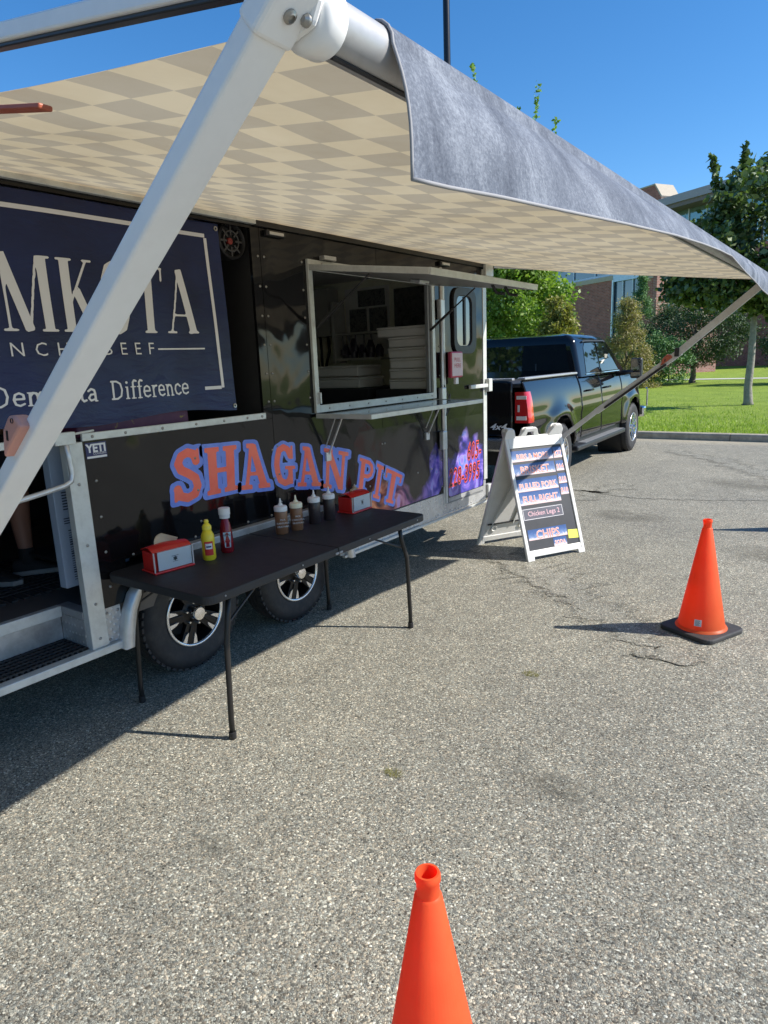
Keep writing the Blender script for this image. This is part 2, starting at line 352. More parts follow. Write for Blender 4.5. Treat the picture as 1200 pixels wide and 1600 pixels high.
SER = {
 'T': (.66, [('b', (.3, 0), (.3, 1), q), ('b', (0, .95), (.6, .95), q*.8), ('b', (.03, 1), (.03, .76), .06), ('b', (.57, 1), (.57, .76), .06), ('b', (.16, .03), (.44, .03), .07)]),
 'h': (.62, [('b', (.13, 0), (.13, 1), q), ('c', [(.13, .46), (.26, .63), (.4, .6), (.45, .45), (.45, .04)], q), ('b', (.02, .97), (.13, .97), .06), ('b', (.02, .03), (.24, .03), .06), ('b', (.35, .03), (.57, .03), .06)]),
 'D': (.78, [('b', (.14, 0), (.14, 1), q), ('c', [(.05, .95), (.35, .95), (.56, .82), (.63, .5), (.56, .18), (.35, .05), (.05, .05)], q*.9)]),
 'i': (.32, [('b', (.15, 0), (.15, .66), q), ('b', (.04, .63), (.15, .63), .06), ('b', (.03, .03), (.27, .03), .06), ('d', (.14, .87), .07)]),
 'f': (.37, [('c', [(.38, .93), (.27, .97), (.18, .86), (.17, .04)], q), ('b', (.03, .63), (.34, .63), .06), ('b', (.04, .03), (.32, .03), .06)]),
 'e': (.54, [('c', [(.08, .36), (.45, .36), (.43, .55), (.28, .64), (.13, .57), (.07, .34), (.13, .12), (.29, .05), (.45, .13)], q*.9)]),
 'r': (.44, [('b', (.15, 0), (.15, .66), q), ('c', [(.15, .45), (.25, .60), (.39, .62)], q), ('b', (.04, .63), (.15, .63), .06), ('b', (.03, .03), (.29, .03), .06)]),
 'n': (.62, [('b', (.14, 0), (.14, .66), q), ('c', [(.14, .46), (.26, .62), (.40, .59), (.45, .45), (.45, .04)], q), ('b', (.03, .63), (.14, .63), .06), ('b', (.03, .03), (.25, .03), .06), ('b', (.35, .03), (.57, .03), .06)]),
 'c': (.50, [('c', [(.43, .50), (.29, .64), (.13, .56), (.07, .34), (.13, .12), (.29, .05), (.44, .14)], q*.95)]),
 'm': (.94, [('b', (.14, 0), (.14, .66), q), ('c', [(.14, .46), (.25, .62), (.38, .59), (.43, .45), (.43, .04)], q), ('c', [(.43, .46), (.55, .62), (.68, .59), (.73, .45), (.73, .04)], q), ('b', (.03, .63), (.14, .63), .06), ('b', (.03, .03), (.25, .03), .06), ('b', (.34, .03), (.53, .03), .06), ('b', (.64, .03), (.85, .03), .06)]),
 'k': (.58, [('b', (.14, 0), (.14, 1), q), ('b', (.16, .28), (.42, .62), q*.8), ('b', (.25, .4), (.46, .03), q), ('b', (.03, .97), (.14, .97), .06), ('b', (.03, .03), (.25, .03), .06), ('b', (.34, .63), (.52, .63), .06), ('b', (.36, .03), (.56, .03), .06)]),
 'o': (.58, [('c', [(.28, .64), (.42, .56), (.48, .34), (.42, .12), (.28, .05), (.13, .12), (.07, .34), (.13, .56), (.28, .64)], q*.95)]),
 't': (.40, [('c', [(.17, .84), (.17, .15), (.24, .05), (.36, .09)], q), ('b', (.04, .63), (.34, .63), .06)]),
 'a': (.56, [('c', [(.10, .54), (.24, .64), (.38, .58), (.41, .42), (.41, .04)], q), ('c', [(.41, .37), (.2, .36), (.09, .2), (.18, .06), (.4, .13)], q*.9), ('b', (.41, .03), (.52, .03), .06)]),
 ' ': (.35, [])}
def set_text(mb, font, text, h, mapf, cell=.028, track=1.0, grow=0.):
    """mapf(u,v) with u along the line in metres, v up in metres; returns width"""
    u = 0
    for ch in text:
        adv, st = font[ch]
        if st:
            fill(mb, lambda X, Y: glyph_sdf(X, Y, st)-grow, -.08, -.08, adv+.06, 1.08, cell, lambda x, y, u=u: mapf(u+x*h, y*h))
        u += adv*h*track
    return u
def text_width(font, text, h, track=1.0): return sum(font[c][0] for c in text)*h*track
def plain_text(name, txt, size, T, mat, parent=None, offset=0., shear=0., sx=1., space=1., align='CENTER', world=True, **props):
    cu = bpy.data.curves.new(name, 'FONT'); cu.body = txt; cu.size = size; cu.offset = offset; cu.shear = shear; cu.align_x = align; cu.align_y = 'CENTER'; cu.resolution_u = 2; cu.space_character = space
    t = bpy.data.objects.new('tmp', cu); COL.objects.link(t)
    me = bpy.data.meshes.new_from_object(t); bpy.data.objects.remove(t)
    me.transform(Matrix.Diagonal((sx, 1, 1, 1))); me.transform(T)
    if parent is not None and world: me.transform(root_matrix(parent).inverted())
    me.name = name; me.materials.clear(); me.materials.append(mat); o = bpy.data.objects.new(name, me); COL.objects.link(o)
    if parent is not None: o.parent = parent
    for k, v in props.items(): o[k] = v
    return o
def frameT(origin, ex, ey):
    ex = Vector(ex).normalized(); ey = Vector(ey).normalized(); ez = ex.cross(ey)
    return Matrix(((ex.x, ey.x, ez.x, origin[0]), (ex.y, ey.y, ez.y, origin[1]), (ex.z, ey.z, ez.z, origin[2]), (0, 0, 0, 1)))

# ================================================================== SETTING
def sheet(name, x0, y0, x1, y1, z, mat, label=None, nx=1, ny=1):
    mb = MB(); P = [[(x0+(x1-x0)*i/nx, y0+(y1-y0)*j/ny, z) for i in range(nx+1)] for j in range(ny+1)]; mb.grid(P)
    return tag(mb.build(name, mat), label, None, None, 'structure')
sheet('parking_lot', -400, -400, 400, 14.12, 0, ASPH)
def kerb_y(x): return 14.12+.055*(x+.8)
# lawn: gentle sheet
mb = MB(); xs = np.linspace(-400, 400, 60); ys = np.concatenate([[14.26], np.linspace(15, 45, 16), [80, 200, 500]])
mb.grid([[(x, y, (.13 if y < 14.5 else .13)) for x in xs] for y in ys]); tag(mb.build('lawn', GRASS), kind='structure')
# kerb
kerb = MB(); kerb.box((-60, 14.095, -.05), (60, 14.10, .0)); 
kr = thing('kerb', 'x', 'x'); del kr['label']; del kr['category']; kr['kind'] = 'structure'; kr.location = (0, 14.1, 0)
kseg = None
for i in range(12):
    x = -20.3+i*3.05-.20
    if kseg is None:
        k_ = MB(); k_.prism([(0, -.05), (0, .10), (.012, .125), (.03, .135), (.155, .135), (.155, -.05)], 0, 3.035, Matrix(((0, 0, 1, 0), (1, 0, 0, 0), (0, 1, 0, 0), (0, 0, 0, 1))))
        kseg = k_.build('kerb_block', M('kerb_concrete', (.37, .33, .26), .85, var=.25, vs=5, bump=.5, bs=45, dirt=.5), kr, world=False); o = kseg
    else:
        o = kseg.copy(); COL.objects.link(o); o.parent = kr
    o.location = (x, 0, 0)
# footpath across the lawn
sheet('footpath', -60, 39.6, 60, 40.9, .145, M('path_concrete', (.5, .49, .45), .85, var=.08, bump=.2))
# cracks and stains: ragged ribbons
def ribbon(name, pts, w0, w1, mat, label, seed=1, z=.004, jit=.5, cat=None):
    rg = random.Random(seed); mb = MB(); P = []; n = 0; L = []; EV = []
    for a, b in zip(pts[:-1], pts[1:]):
        d = math.dist(a, b); k = max(2, int(d/.05))
        for i in range(k): t = i/k; L.append((a[0]+(b[0]-a[0])*t, a[1]+(b[1]-a[1])*t))
    L.append(pts[-1]); off = 0
    for i, p in enumerate(L):
        q_ = L[min(i+1, len(L)-1)]; p_ = L[max(0, i-1)]; dx, dy = q_[0]-p_[0], q_[1]-p_[1]; l = math.hypot(dx, dy)+1e-6; nx_, ny_ = -dy/l, dx/l
        t = i/(len(L)-1); w = (w0+(w1-w0)*t)*(.35+rg.random()*1.1)*(1 if .03 < t < .97 else .2); off = off*.8+rg.uniform(-1, 1)*jit*max(w0, w1)
        w *= 3.2 if mat is CRACKM else 4.6; P.append([(p[0]+nx_*(off+w*f), p[1]+ny_*(off+w*f), z) for f in (1, .5, 0, -.5, -1)]); EV.append([1+.8*(t < .02 or t > .98), .5, 0, .5, 1+.8*(t < .02 or t > .98)])
    mb.grid([list(r) for r in zip(*P)]); o = mb.build(name, mat); at = o.data.attributes.new('edge', 'FLOAT', 'POINT'); at.data.foreach_set('value', [v for row in zip(*EV) for v in row]); return tag(o, label, None, None, 'structure')
ribbon('crack', [(.10, 12.6), (.54, 12.1), (1.05, 11.6), (1.92, 10.43), (2.6, 9.8)], .055, .10, CRACKM, None, 3)
ribbon('crack', [(-.2, 8.5), (.17, 8.35), (.84, 8.2), (1.5, 8.4), (2.14, 8.64), (3.2, 8.8)], .022, .020, CRACKM, None, 4)
ribbon('crack', [(.0, 7.4), (.25, 7.95), (.30, 8.6), (.50, 9.15)], .05, .08, CRACKM, None, 5)
ribbon('crack', [(1.4, 9.55), (1.75, 9.65), (2.2, 9.55)], .03, .03, CRACKM, None, 6)
ribbon('damp_trail', [(.20, 5.55), (.42, 5.32), (.66, 5.07), (1.06, 4.80), (1.45, 4.44), (1.86, 4.19), (2.18, 3.92)], .085, .05, STAINM, None, 8, .004, .5)
ribbon('damp_trail', [(.50, 5.22), (.80, 4.90), (1.15, 4.62), (1.4, 4.5)], .03, .02, STAINM, None, 9, .0065, .9)
ribbon('damp_trail', [(2.12, 3.98), (2.26, 3.87), (2.31, 3.74)], .02, .055, STAINM, None, 10, .0065, .3)
ribbon('damp_trail', [(2.06, 3.86), (2.12, 3.82), (2.17, 3.84)], .03, .03, STAINM, None, 11, .009, .3)
OILM = ground_mat('oil_marked_asphalt', (.84, .83, .82), .9, .8)
def blotch(c, r_, seed, sy=.6):
    mb = MB(); n = 24; rings = 6; ev = []
    P = [[(c[0]+r_*1.5*j/rings*math.cos(6.2832*i/n), c[1]+sy*r_*1.5*j/rings*math.sin(6.2832*i/n), .0085+.0002*seed) for i in range(n+1)] for j in range(rings+1)]
    mb.grid([row[::-1] for row in P]); o = mb.build('oil_stain', OILM); at = o.data.attributes.new('edge', 'FLOAT', 'POINT'); at.data.foreach_set('value', [1.5*j/rings for j in range(rings+1) for i in range(n+1)]); return tag(o, kind='structure')
for i, (x, y, r_) in enumerate([(2.15, 2.35, .16), (2.55, 6.3, .5), (1.0, 7.2, .45), (1.25, 1.35, .10), (1.9, 9.6, .7)]): blotch((x, y), r_, i)
# small weeds / grass clump lying on asphalt
def tuft(name, c, r, n, seed, label):
    rg = random.Random(seed); mb = MB()
    for i in range(n):
        a = rg.uniform(0, 6.28); d = r*math.sqrt(rg.random()); x, y = c[0]+d*math.cos(a), c[1]+d*.6*math.sin(a); b = rg.uniform(0, 6.28); l = rg.uniform(.008, .03)
        mb.add([(x, y, 0), (x+.002, y+.001, 0), (x+l*math.cos(b), y+l*math.sin(b), rg.uniform(.003, .015))], [(0, 1, 2)])
    return tag(mb.build(name, M('dry_moss', (.20, .19, .05), .9, var=.4, vs=80)), label, None, None, 'stuff')
tuft('grass_clippings', (1.64, 3.22), .05, 160, 1, 'dry green clippings on the asphalt in front of the table')
tuft('grass_clippings', (1.53, 2.06), .045, 160, 2, 'dry clippings on the asphalt near the front cone')
# grass blades near the kerb
mb = MB(); n = 26000
gx = rng.uniform(-12, 5.5, n); gy = 14.27+rng.exponential(2.6, n); gh = rng.uniform(.03, .075, n); ga = rng.uniform(0, 6.28, n); gl = rng.uniform(-.03, .03, (n, 2))
for i in range(n):
    c_, s_ = math.cos(ga[i])*.008, math.sin(ga[i])*.008
    b = len(mb.v); mb.v += [(gx[i]-c_, gy[i]-s_, .13), (gx[i]+c_, gy[i]+s_, .13), (gx[i]+gl[i, 0], gy[i]+gl[i, 1], .13+gh[i])]; mb.f.append((b, b+1, b+2)); mb.mi.append(0)
tag(mb.build('grass_blades', leaf_mat('grass_blade', (.14, .22, .02), (.27, .38, .05), (.42, .50, .11), .5, .3)), 'short mown grass blades along the edge of the lawn', None, None, 'stuff')

# ================================================================== TREES
def tree(name, label, base, h_trunk, r_trunk, crown_c, rad, nclump, nleaf, leaf, mat, seed, cat='tree', group=None, spread=.32, bark=BARK, lobes=(), shape='round', shoots=(), limbs=7, sprout=True, leafmul=1.):
    rg = np.random.default_rng(seed); t = thing(name, label, cat, base, 0, group)
    bx, by, bz = base; cc = np.array(crown_c, float); rad = np.array(rad, float)
    mb = MB(); top = Vector((bx*.8+cc[0]*.2, by*.8+cc[1]*.2, cc[2]+rad[2]*.4)); b0 = Vector(base)
    pts = [b0+(top-b0)*f+Vector((rg.uniform(-.04, .04)*(f > 0 and f < 1), rg.uniform(-.04, .04)*(f > 0), 0)) for f in (0, .02, .1, .25, .45, .65, .85, 1)]
    mb.tube(pts, [r_trunk*1.45, r_trunk*1.15, r_trunk, r_trunk*.9, r_trunk*.75, r_trunk*.55, r_trunk*.3, .01], 12)
    lm = []
    for i in range(limbs):
        a = 6.283*i/limbs+rg.uniform(-.4, .4); f = rg.uniform(.28, .7); s_ = b0+(top-b0)*f
        if s_.z < bz+h_trunk: s_.z = bz+h_trunk*rg.uniform(.95, 1.15)
        e_ = Vector((cc[0]+math.cos(a)*rad[0]*.72, cc[1]+math.sin(a)*rad[1]*.72, cc[2]+rg.uniform(-.3, .5)*rad[2]))
        mid = (s_+e_)/2+Vector((0, 0, .12*rad[2])); mb.tube([s_, mid, e_], [r_trunk*.42, r_trunk*.26, .012], 7)
    mb.build('trunk', bark, t, smooth=True)
    # clump centres
    C_ = []
    while len(C_) < nclump:
        p = rg.normal(size=3); p /= np.linalg.norm(p); rr = rg.uniform(.35, 1.0)**.6
        if shape == 'cone':
            zz = rg.uniform(-1, 1); w = (1-(zz+1)/2)**.8*1.0+.03; a = rg.uniform(0, 6.283); q_ = w*rg.uniform(.45, 1)**.5; c = cc+rad*np.array([math.cos(a)*q_, math.sin(a)*q_, zz])
        elif shape == 'column':
            zz = rg.uniform(-1, 1); w = max(.12, 1-abs(zz)**2.5*.85-(zz+1)*.2); a = rg.uniform(0, 6.283); q_ = w*rg.uniform(.3, 1)**.5; c = cc+rad*np.array([math.cos(a)*q_, math.sin(a)*q_, zz])
        else:
            c = cc+rad*p*rr*(1+.16*math.sin(p[0]*7+seed)*math.cos(p[2]*6))
        C_.append(c)
    for (lc, lr, ln_) in lobes:
        for _ in range(ln_): C_.append(np.array(lc)+rg.normal(size=3)*lr*np.array([1, .8, .6])*.6)
    for s_ in shoots:   # thin leafy shoots standing out of the crown
        a, b, k = s_
        for i in range(k): f = i/(k-1); C_.append(np.array(a)*(1-f)+np.array(b)*f)
    C_ = np.array(C_); ns = sum(s_[2] for s_ in shoots)
    base_n = len(C_)-ns
    idx = rg.integers(0, base_n, nleaf); sp = np.full(nleaf, spread*float(np.mean(rad)))
    P = C_[idx]+rg.normal(size=(nleaf, 3))*sp[:, None]*np.array([1, 1, .75])*.5
    if ns:
        k = ns*9; i2 = rg.integers(base_n, len(C_), k); P2 = C_[i2]+rg.normal(size=(k, 3))*.05; P = np.concatenate([P, P2])
    if shape == 'round': P = P[P[:, 2] > bz+h_trunk*.8]
    n = len(P); u = rg.normal(size=(n, 3)); u /= np.linalg.norm(u, axis=1)[:, None]; w = rg.normal(size=(n, 3)); w[:, 2] += .6
    w = np.cross(u, w); w /= np.linalg.norm(w, axis=1)[:, None]; L = leaf*rg.uniform(.6, 1.35, n)[:, None]; nn = np.cross(u, w)
    a = P-u*L*.5; b = P+w*L*.34*leafmul+nn*L*.1; c = P+u*L*.55; d = P-w*L*.34*leafmul+nn*L*.1
    V = np.stack([a, b, c, d], 1).reshape(-1, 3)-np.array(base); F = np.arange(n*4).reshape(-1, 4)
    me = bpy.data.meshes.new('crown'); me.vertices.add(n*4); me.vertices.foreach_set('co', V.ravel()); me.loops.add(n*4); me.loops.foreach_set('vertex_index', F.ravel().astype(np.int32))
    me.polygons.add(n); me.polygons.foreach_set('loop_start', (np.arange(n)*4).astype(np.int32)); me.polygons.foreach_set('loop_total', np.full(n, 4, np.int32)); me.materials.append(mat); me.update(); me.validate()
    o = bpy.data.objects.new('crown', me); COL.objects.link(o); o.parent = t
    return t
L_MAPLE = leaf_mat('maple_leaf', (.09, .16, .03), (.20, .32, .06), (.36, .46, .14))
L_OAK = leaf_mat('oak_leaf', (.03, .065, .018), (.075, .13, .035), (.20, .27, .10), .35, .25)
L_TAN = leaf_mat('tan_shrub_leaf', (.16, .14, .06), (.30, .26, .12), (.42, .37, .18), .6, .25)
L_JUN = leaf_mat('juniper_needles', (.06, .14, .05), (.11, .23, .08), (.19, .32, .12), .6, .1)
L_SPR = leaf_mat('spruce_needles', (.025, .052, .022), (.055, .10, .04), (.11, .17, .07), .6, .12)
tree('maple_tree', 'tall bright green maple rising behind the pickup truck and above the awning', (-7.95, 22.9, .13), 1.5, .16, (-7.95, 22.9, 4.4), (2.15, 2.1, 3.6), 150, 52000, .13, L_MAPLE, 11,
     shoots=[((-7.7, 24.0, 7.6), (-7.75, 24.9, 11.0), 22), ((-8.1, 23.9, 7.6), (-8.35, 24.6, 10.3), 16), ((-8.9, 23.4, 7.6), (-9.75, 23.8, 11.8), 26), ((-7.2, 24.0, 7.6), (-6.95, 24.6, 9.6), 10)], spread=.20)
tree('oak_tree', 'young dark green oak with slim grey trunk on the lawn', (.06, 21.6, .13), 2.7, .105, (.28, 21.4, 4.35), (1.70, 1.7, 1.95), 85, 17500, .17, leaf_mat('young_oak_leaf', (.03, .06, .02), (.075, .125, .04), (.24, .30, .16), .28, .22), 5,
     bark=M('pale_bark', (.27, .25, .22), .9, var=.3, vs=12, bump=.9, bs=24, bd=.02), shoots=[((-.85, 21.2, 5.2), (-1.15, 21.0, 6.7), 26), ((-.4, 21.4, 5.9), (-.45, 21.6, 6.9), 22), ((-.1, 21.5, 5.8), (.1, 21.7, 6.6), 16)], spread=.22, lobes=[((-1.25, 20.8, 3.35), .75, 26)])
tree('tan_shrub', 'tan olive conifer behind the cab roof of the pickup truck', (-6.3, 31.4, .13), .3, .06, (-6.3, 31.4, 2.0), (1.35, 1.2, 1.9), 110, 15000, .11, L_TAN, 21, 'tree', shape='cone', spread=.22, leafmul=.5)
tree('golden_shrub', 'golden leaved shrub at the right edge of the tall maple', (-5.62, 21.85, .13), .3, .05, (-5.62, 21.85, 1.9), (.58, .6, 1.6), 70, 9000, .10, leaf_mat('gold_leaf', (.14, .14, .03), (.24, .24, .06), (.36, .34, .12), .5, .3), 22, 'shrub', shape='round', spread=.25)
tree('juniper_tree', 'tall narrow column of green juniper before the glass wall', (-7.6, 38.3, .13), .3, .08, (-7.6, 38.3, 2.9), (.75, .7, 2.7), 120, 14000, .11, L_JUN, 23, shape='column', spread=.16, leafmul=.45)
tree('juniper_tree', 'shorter darker juniper column beside the tall juniper', (-8.7, 39.3, .13), .3, .08, (-8.7, 39.3, 2.4), (.7, .7, 2.2), 90, 9000, .11, L_JUN, 24, shape='column', spread=.16, leafmul=.45)
tree('evergreen_shrub', 'broad green shrub below the brick fin wall', (-5.6, 33.5, .13), .2, .07, (-5.6, 33.5, 1.25), (1.5, 1.2, 1.3), 90, 13000, .12, L_JUN, 25, 'shrub', spread=.26, leafmul=.6)
tree('spruce_tree', 'wide dark green spruce on the lawn left of the oak trunk', (-4.43, 36.0, .13), .9, .13, (-4.5, 36.0, 2.6), (2.35, 2.1, 1.75), 190, 26000, .13, L_SPR, 26, spread=.22, leafmul=.5)
tree('spruce_tree', 'dark green spruce at the right edge right of the oak trunk', (.1, 34.5, .13), .6, .10, (.1, 34.5, 1.9), (1.35, 1.3, 1.5), 90, 11000, .13, L_SPR, 27, spread=.25, leafmul=.5)
# unseen trees added across the lot to give the trailer side reflections
names = ['broad shade tree', 'tall shade tree', 'low shade tree', 'round shade tree']
for i, (x, y, s_) in enumerate([(58, 14, .9), (62, 30, .85), (55, -4, .9), (52, 44, .75)]):
    tree('added_lot_tree', names[i]+' added far across the parking lot for reflections in the trailer side', (x, y, 0), 1.2*s_, .2, (x, y, 2.6*s_), (4.4*s_, 4.4*s_, 1.9*s_), 60, 3500, .5, L_OAK, 40+i, group='trees added across the parking lot')
for i, (x, y, s_) in enumerate([(-16, -34, 1.3), (-5, -38, 1.5), (7, -36, 1.3), (19, -33, 1.2)]):  # unseen trees added to keep bright sky out of the truck reflections
    tree('added_rear_tree', ['leftmost', 'tallest', 'middle', 'last'][i]+' of the unseen trees added behind the camera to darken reflections in the truck', (x, y, 0), 2.5*s_, .25, (x, y, 6.2*s_), (5.0*s_, 4.5*s_, 5.0*s_), 80, 4500, .6, L_MAPLE, 60+i, group='trees behind the camera')

# ================================================================== BUILDING (about 45 m away)
A = Vector((-9.951, 49.061, 0)); e1 = Vector((-.8713, .4907, 0)); e2 = Vector((.4907, .8713, 0)); ang1 = math.atan2(e1.y, e1.x)
def BT(o, u=0, v=0): p = o+e1*u+e2*v; return Matrix(((e1.x, e2.x, 0, p.x), (e1.y, e2.y, 0, p.y), (0, 0, 1, .1), (0, 0, 0, 1)))
BRK = brick_mat('red_brown_brick', (.38, .125, .09), (.25, .08, .06), (.30, .25, .21), ang1)
BRK2 = brick_mat('red_brown_brick_side', (.34, .15, .12), (.27, .11, .09), (.38, .33, .29), math.atan2(e2.y, e2.x))
LIME = M('pale_stone_cap', (.42, .37, .29), .8, var=.1, bump=.2)
GLASS = NT('blue_window_glass'); GLASS.set(Base_Color=(.03, .06, .10), Roughness=.04, Metallic=.0, Specular_IOR_Level=1.0, Coat_Weight=1.0); GLASS = GLASS.m
GLG = NT('greenish_window_glass'); GLG.set(Base_Color=(.16, .26, .25), Roughness=.08, Metallic=.4, Coat_Weight=1.0); GLG = GLG.m
FRM = M('pale_blue_window_frame', (.42, .50, .58), .4, .3)
bl = thing('brick_building', 'two storey brown brick building with blue glass bands beyond the lawn', 'building', tuple(A))
T = BT(A)
MB().box((3.8, 0, 0), (15, 6, 6.7), T).build('wall', BRK, bl)
MB().box((0, .002, 0), (.98, 6, 6.4), T).build('wall', BRK, bl)
MB().box((3.75, -.06, 6.70), (15, .3, 7.02), T).build('stone_cap', LIME, bl)
MB().box((-.03, -.05, 6.40), (.99, .3, 6.87), T).build('stone_cap', LIME, bl)
# fin wall with sloping top
fin = MB(); TF = Matrix(((e2.x, 0, e1.x, A.x), (e2.y, 0, e1.y, A.y), (0, 1, 0, .1), (0, 0, 0, 1)))
fin.prism([(0, 0), (6, 0), (6, 3.0), (1.9, 5.3), (0, 6.75)], -.35, -.012, TF); fin.build('fin_wall', BRK2, bl)
fc = MB(); fc.prism([(-.05, 6.76), (1.9, 5.31), (6, 3.01), (6, 3.28), (1.95, 5.6), (-.05, 7.08)], -.39, .02, TF); fc.build('stone_cap', LIME, bl)
# glass between
MB().box((1.0, .18, 0), (3.78, .25, 6.6), T).build('window_glass', GLASS, bl)
for u in (1.0, 1.92, 2.85): MB().box((u-.04, .08, 0), (u+.04, .2, 6.6), T).build('mullion', FRM, bl)
for z in (2.1, 4.3): MB().box((1.0, .09, z), (3.78, .19, z+.08), T).build('mullion', FRM, bl)
MB().box((3.70, -.02, 0), (3.82, .1, 8.5), T).build('mullion', M('pale_blue_post', (.5, .62, .7), .35, .3), bl)
MB().box((.99, -.01, 6.56), (3.70, .2, 7.2), T).build('spandrel_panel', M('pale_blue_panel', (.42, .55, .68), .35, .2), bl)
MB().box((3.84, .35, 7.02), (15, .5, 8.4), T).build('window_glass', GLASS, bl)
MB().box((3.83, .28, 7.02), (15, .36, 7.2), T).build('window_frame', FRM, bl)
for u in (5.9, 8.3, 10.6, 13): MB().box((u-.05, .27, 7.2), (u+.05, .36, 8.4), T).build('mullion', FRM, bl)
MB().box((.98, .26, 7.2), (3.7, .4, 8.5), T).build('window_glass', GLASS, bl)
for u in (2.3,): MB().box((u-.05, .2, 7.2), (u+.05, .28, 8.5), T).build('mullion', FRM, bl)
MB().box((-.1, .5, 8.41), (15.3, 7, 8.7), T).build('roof', M('roof_edge', (.35, .35, .36), .6), bl)
# right wing, further back
B0 = Vector((-6.194, 68.404, 0)); TB = BT(B0)
w2 = thing('brick_building', 'upper wing of the brick building with overhanging grey roof above the oak', 'building', tuple(B0))
def zz_(z): return 1.7+1.25*(z-1.7)
MB().box((-9, .0, 0), (10.5, 9, zz_(8.6)), TB).build('wall', BRK, w2)
MB().box((-9, .1, zz_(8.6)), (10.7, .2, zz_(12.0)), TB).build('window_glass', GLG, w2)
for u in range(-8, 11, 2): MB().box((u-.06, .0, zz_(8.6)), (u+.06, .12, zz_(12.0)), TB).build('mullion', FRM, w2)
MB().box((-9, -.02, zz_(8.6)), (10.7, .1, zz_(8.85)), TB).build('window_frame', FRM, w2)
rf = MB(); rf.box((-9.5, -2.0, zz_(12.3)), (11.0, 9, zz_(12.85)), TB); rf.build('roof', M('grey_fascia', (.30, .30, .32), .6), w2)
MB().box((-9.3, -1.8, zz_(12.0)), (10.9, 9, zz_(12.29)), TB).build('soffit', M('brown_soffit', (.16, .14, .13), .7), w2)
ch = MB(); TC = Matrix(((e1.x, 0, e2.x, B0.x), (e1.y, 0, e2.y, B0.y), (0, 1, 0, .1), (0, 0, 0, 1)))
ch.prism([(11.1, 0), (14.0, 0), (14.0, 17.5), (12.0, 17.5), (11.1, 16.2)], -.3, 2.0, TC); c1 = ch.build('chimney', BRK, w2)
MB().prism([(12.0, 17.52), (14.1, 17.52), (14.1, 17.66), (11.93, 17.66), (11.0, 16.36), (11.08, 16.22)], -.36, 2.05, TC).build('stone_cap', LIME, w2)
# light pole
lp = thing('light_pole', 'tall black parking lot light pole behind the trailer', 'light pole', (-5.9, 15.4, .13))
MB().lathe([(.30, -.2), (.30, .55), (.27, .6), (.095, .601), (.07, 14.), (0, 14.)], 20, Matrix.Translation((-5.9, 15.4, .13))).build('pole', M('black_pole_paint', (.012, .013, .016), .3, .2), lp, smooth='auto')
MB().box((-6.3, 15.2, 14.13), (-5.5, 15.6, 14.28)).build('lamp_head', BLK, lp, bevel=.03)

# ================================================================== TRAILER
tr = thing('food_trailer', 'glossy black food trailer with serving window, orange lettering and silver trim', 'food trailer', (-1.2, 2.8, 0))
def panel(name, y0, y1, z0, z1, holes=(), mat=BPAINT, x=0., cell=.06, extra=None, parent=tr, thick=.0, **pr):
    mb = MB()
    def fn(X, Y):
        d = sd_rbox(X, Y, y0, z0, y1, z1)
        for h in holes: d = np.maximum(d, -sd_rbox(X, Y, *h))
        if extra is not None: d = np.maximum(d, extra(X, Y))
        return d
    fill(mb, fn, y0-.011, z0-.011, y1+.011, z1+.011, cell, lambda a, b: (x, a, b)); return mb.build(name, mat, parent, **pr)
def rectpanel(name, rects, mat=BPAINT, x=0., parent=tr, t=.02, bevel=0, **pr):
    mb = MB()
    for (y0, z0, y1, z1) in rects: mb.box((x-t, y0, z0), (x, y1, z1))
    return mb.build(name, mat, parent, bevel=bevel, **pr)
ZT = 2.54; YJ = 1.70; YC = 5.85
# lower sheet between the door post and the first seam, over the wheel
rectpanel('wall_panel', [(YJ+.045, .555, 1.90, 1.395), (1.90, .776, 3.02, 1.395)])
rectpanel('wall_panel', [(2.952, 1.397, 3.02, ZT)])
rectpanel('wall_panel', [(3.024, .776, 3.42, ZT), (3.42, .776, 4.18, 1.40), (3.42, 2.36, 4.18, ZT)])
rectpanel('wall_panel', [(4.184, .56, 4.90, 1.40), (4.184, 2.36, 4.90, ZT), (4.90, .56, 5.05, ZT)])
rectpanel('wall_panel', [(3.42, .56, 4.18, .773)])
rectpanel('wall_panel', [(5.055, 2.352, YC, ZT)])
rectpanel('wall_panel', [(-1.6, .5, .80, ZT), (.8, 2.5, 2.95, ZT)])
rectpanel('wall_panel', [(.80, 1.43, .85, 2.5)])
# roof, floor, end walls, far wall
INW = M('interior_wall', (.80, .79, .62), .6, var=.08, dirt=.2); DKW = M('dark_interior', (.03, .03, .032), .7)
MB().box((-2.45, -1.6, ZT+.005), (0, YC, ZT+.05)).build('roof', M('roof_skin', (.6, .6, .6), .5), tr)
fl = MB(); fl.box((-2.43, -1.6, .47), (-.262, 1.658, .56)); fl.box((-2.43, 1.6585, .47), (-.025, YC, .56)); fl.build('floor', M('dark_floor', (.10, .09, .085), .55, bump=.3, bs=90), tr)
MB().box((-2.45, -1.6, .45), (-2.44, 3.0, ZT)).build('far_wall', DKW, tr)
MB().box((-2.45, 3.0, .45), (-2.44, YC, ZT)).build('far_wall', INW, tr)
MB().box((-2.43, YC-.03, .57), (-.021, YC-.006, ZT+.004)).build('front_wall', INW, tr)
MB().box((-2.45, YC-.004, .45), (-.0, YC, ZT)).build('front_wall', BPAINT, tr)
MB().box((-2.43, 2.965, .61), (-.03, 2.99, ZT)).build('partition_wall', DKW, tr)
MB().box((-2.45, -1.61, .45), (0, -1.605, ZT)).build('rear_wall', BPAINT, tr)
MB().prism([(-2.45, YC+.002), (0, YC+.002), (-1.2, YC+1.0)], .45, ZT-.03).build('nose', BPAINT, tr)
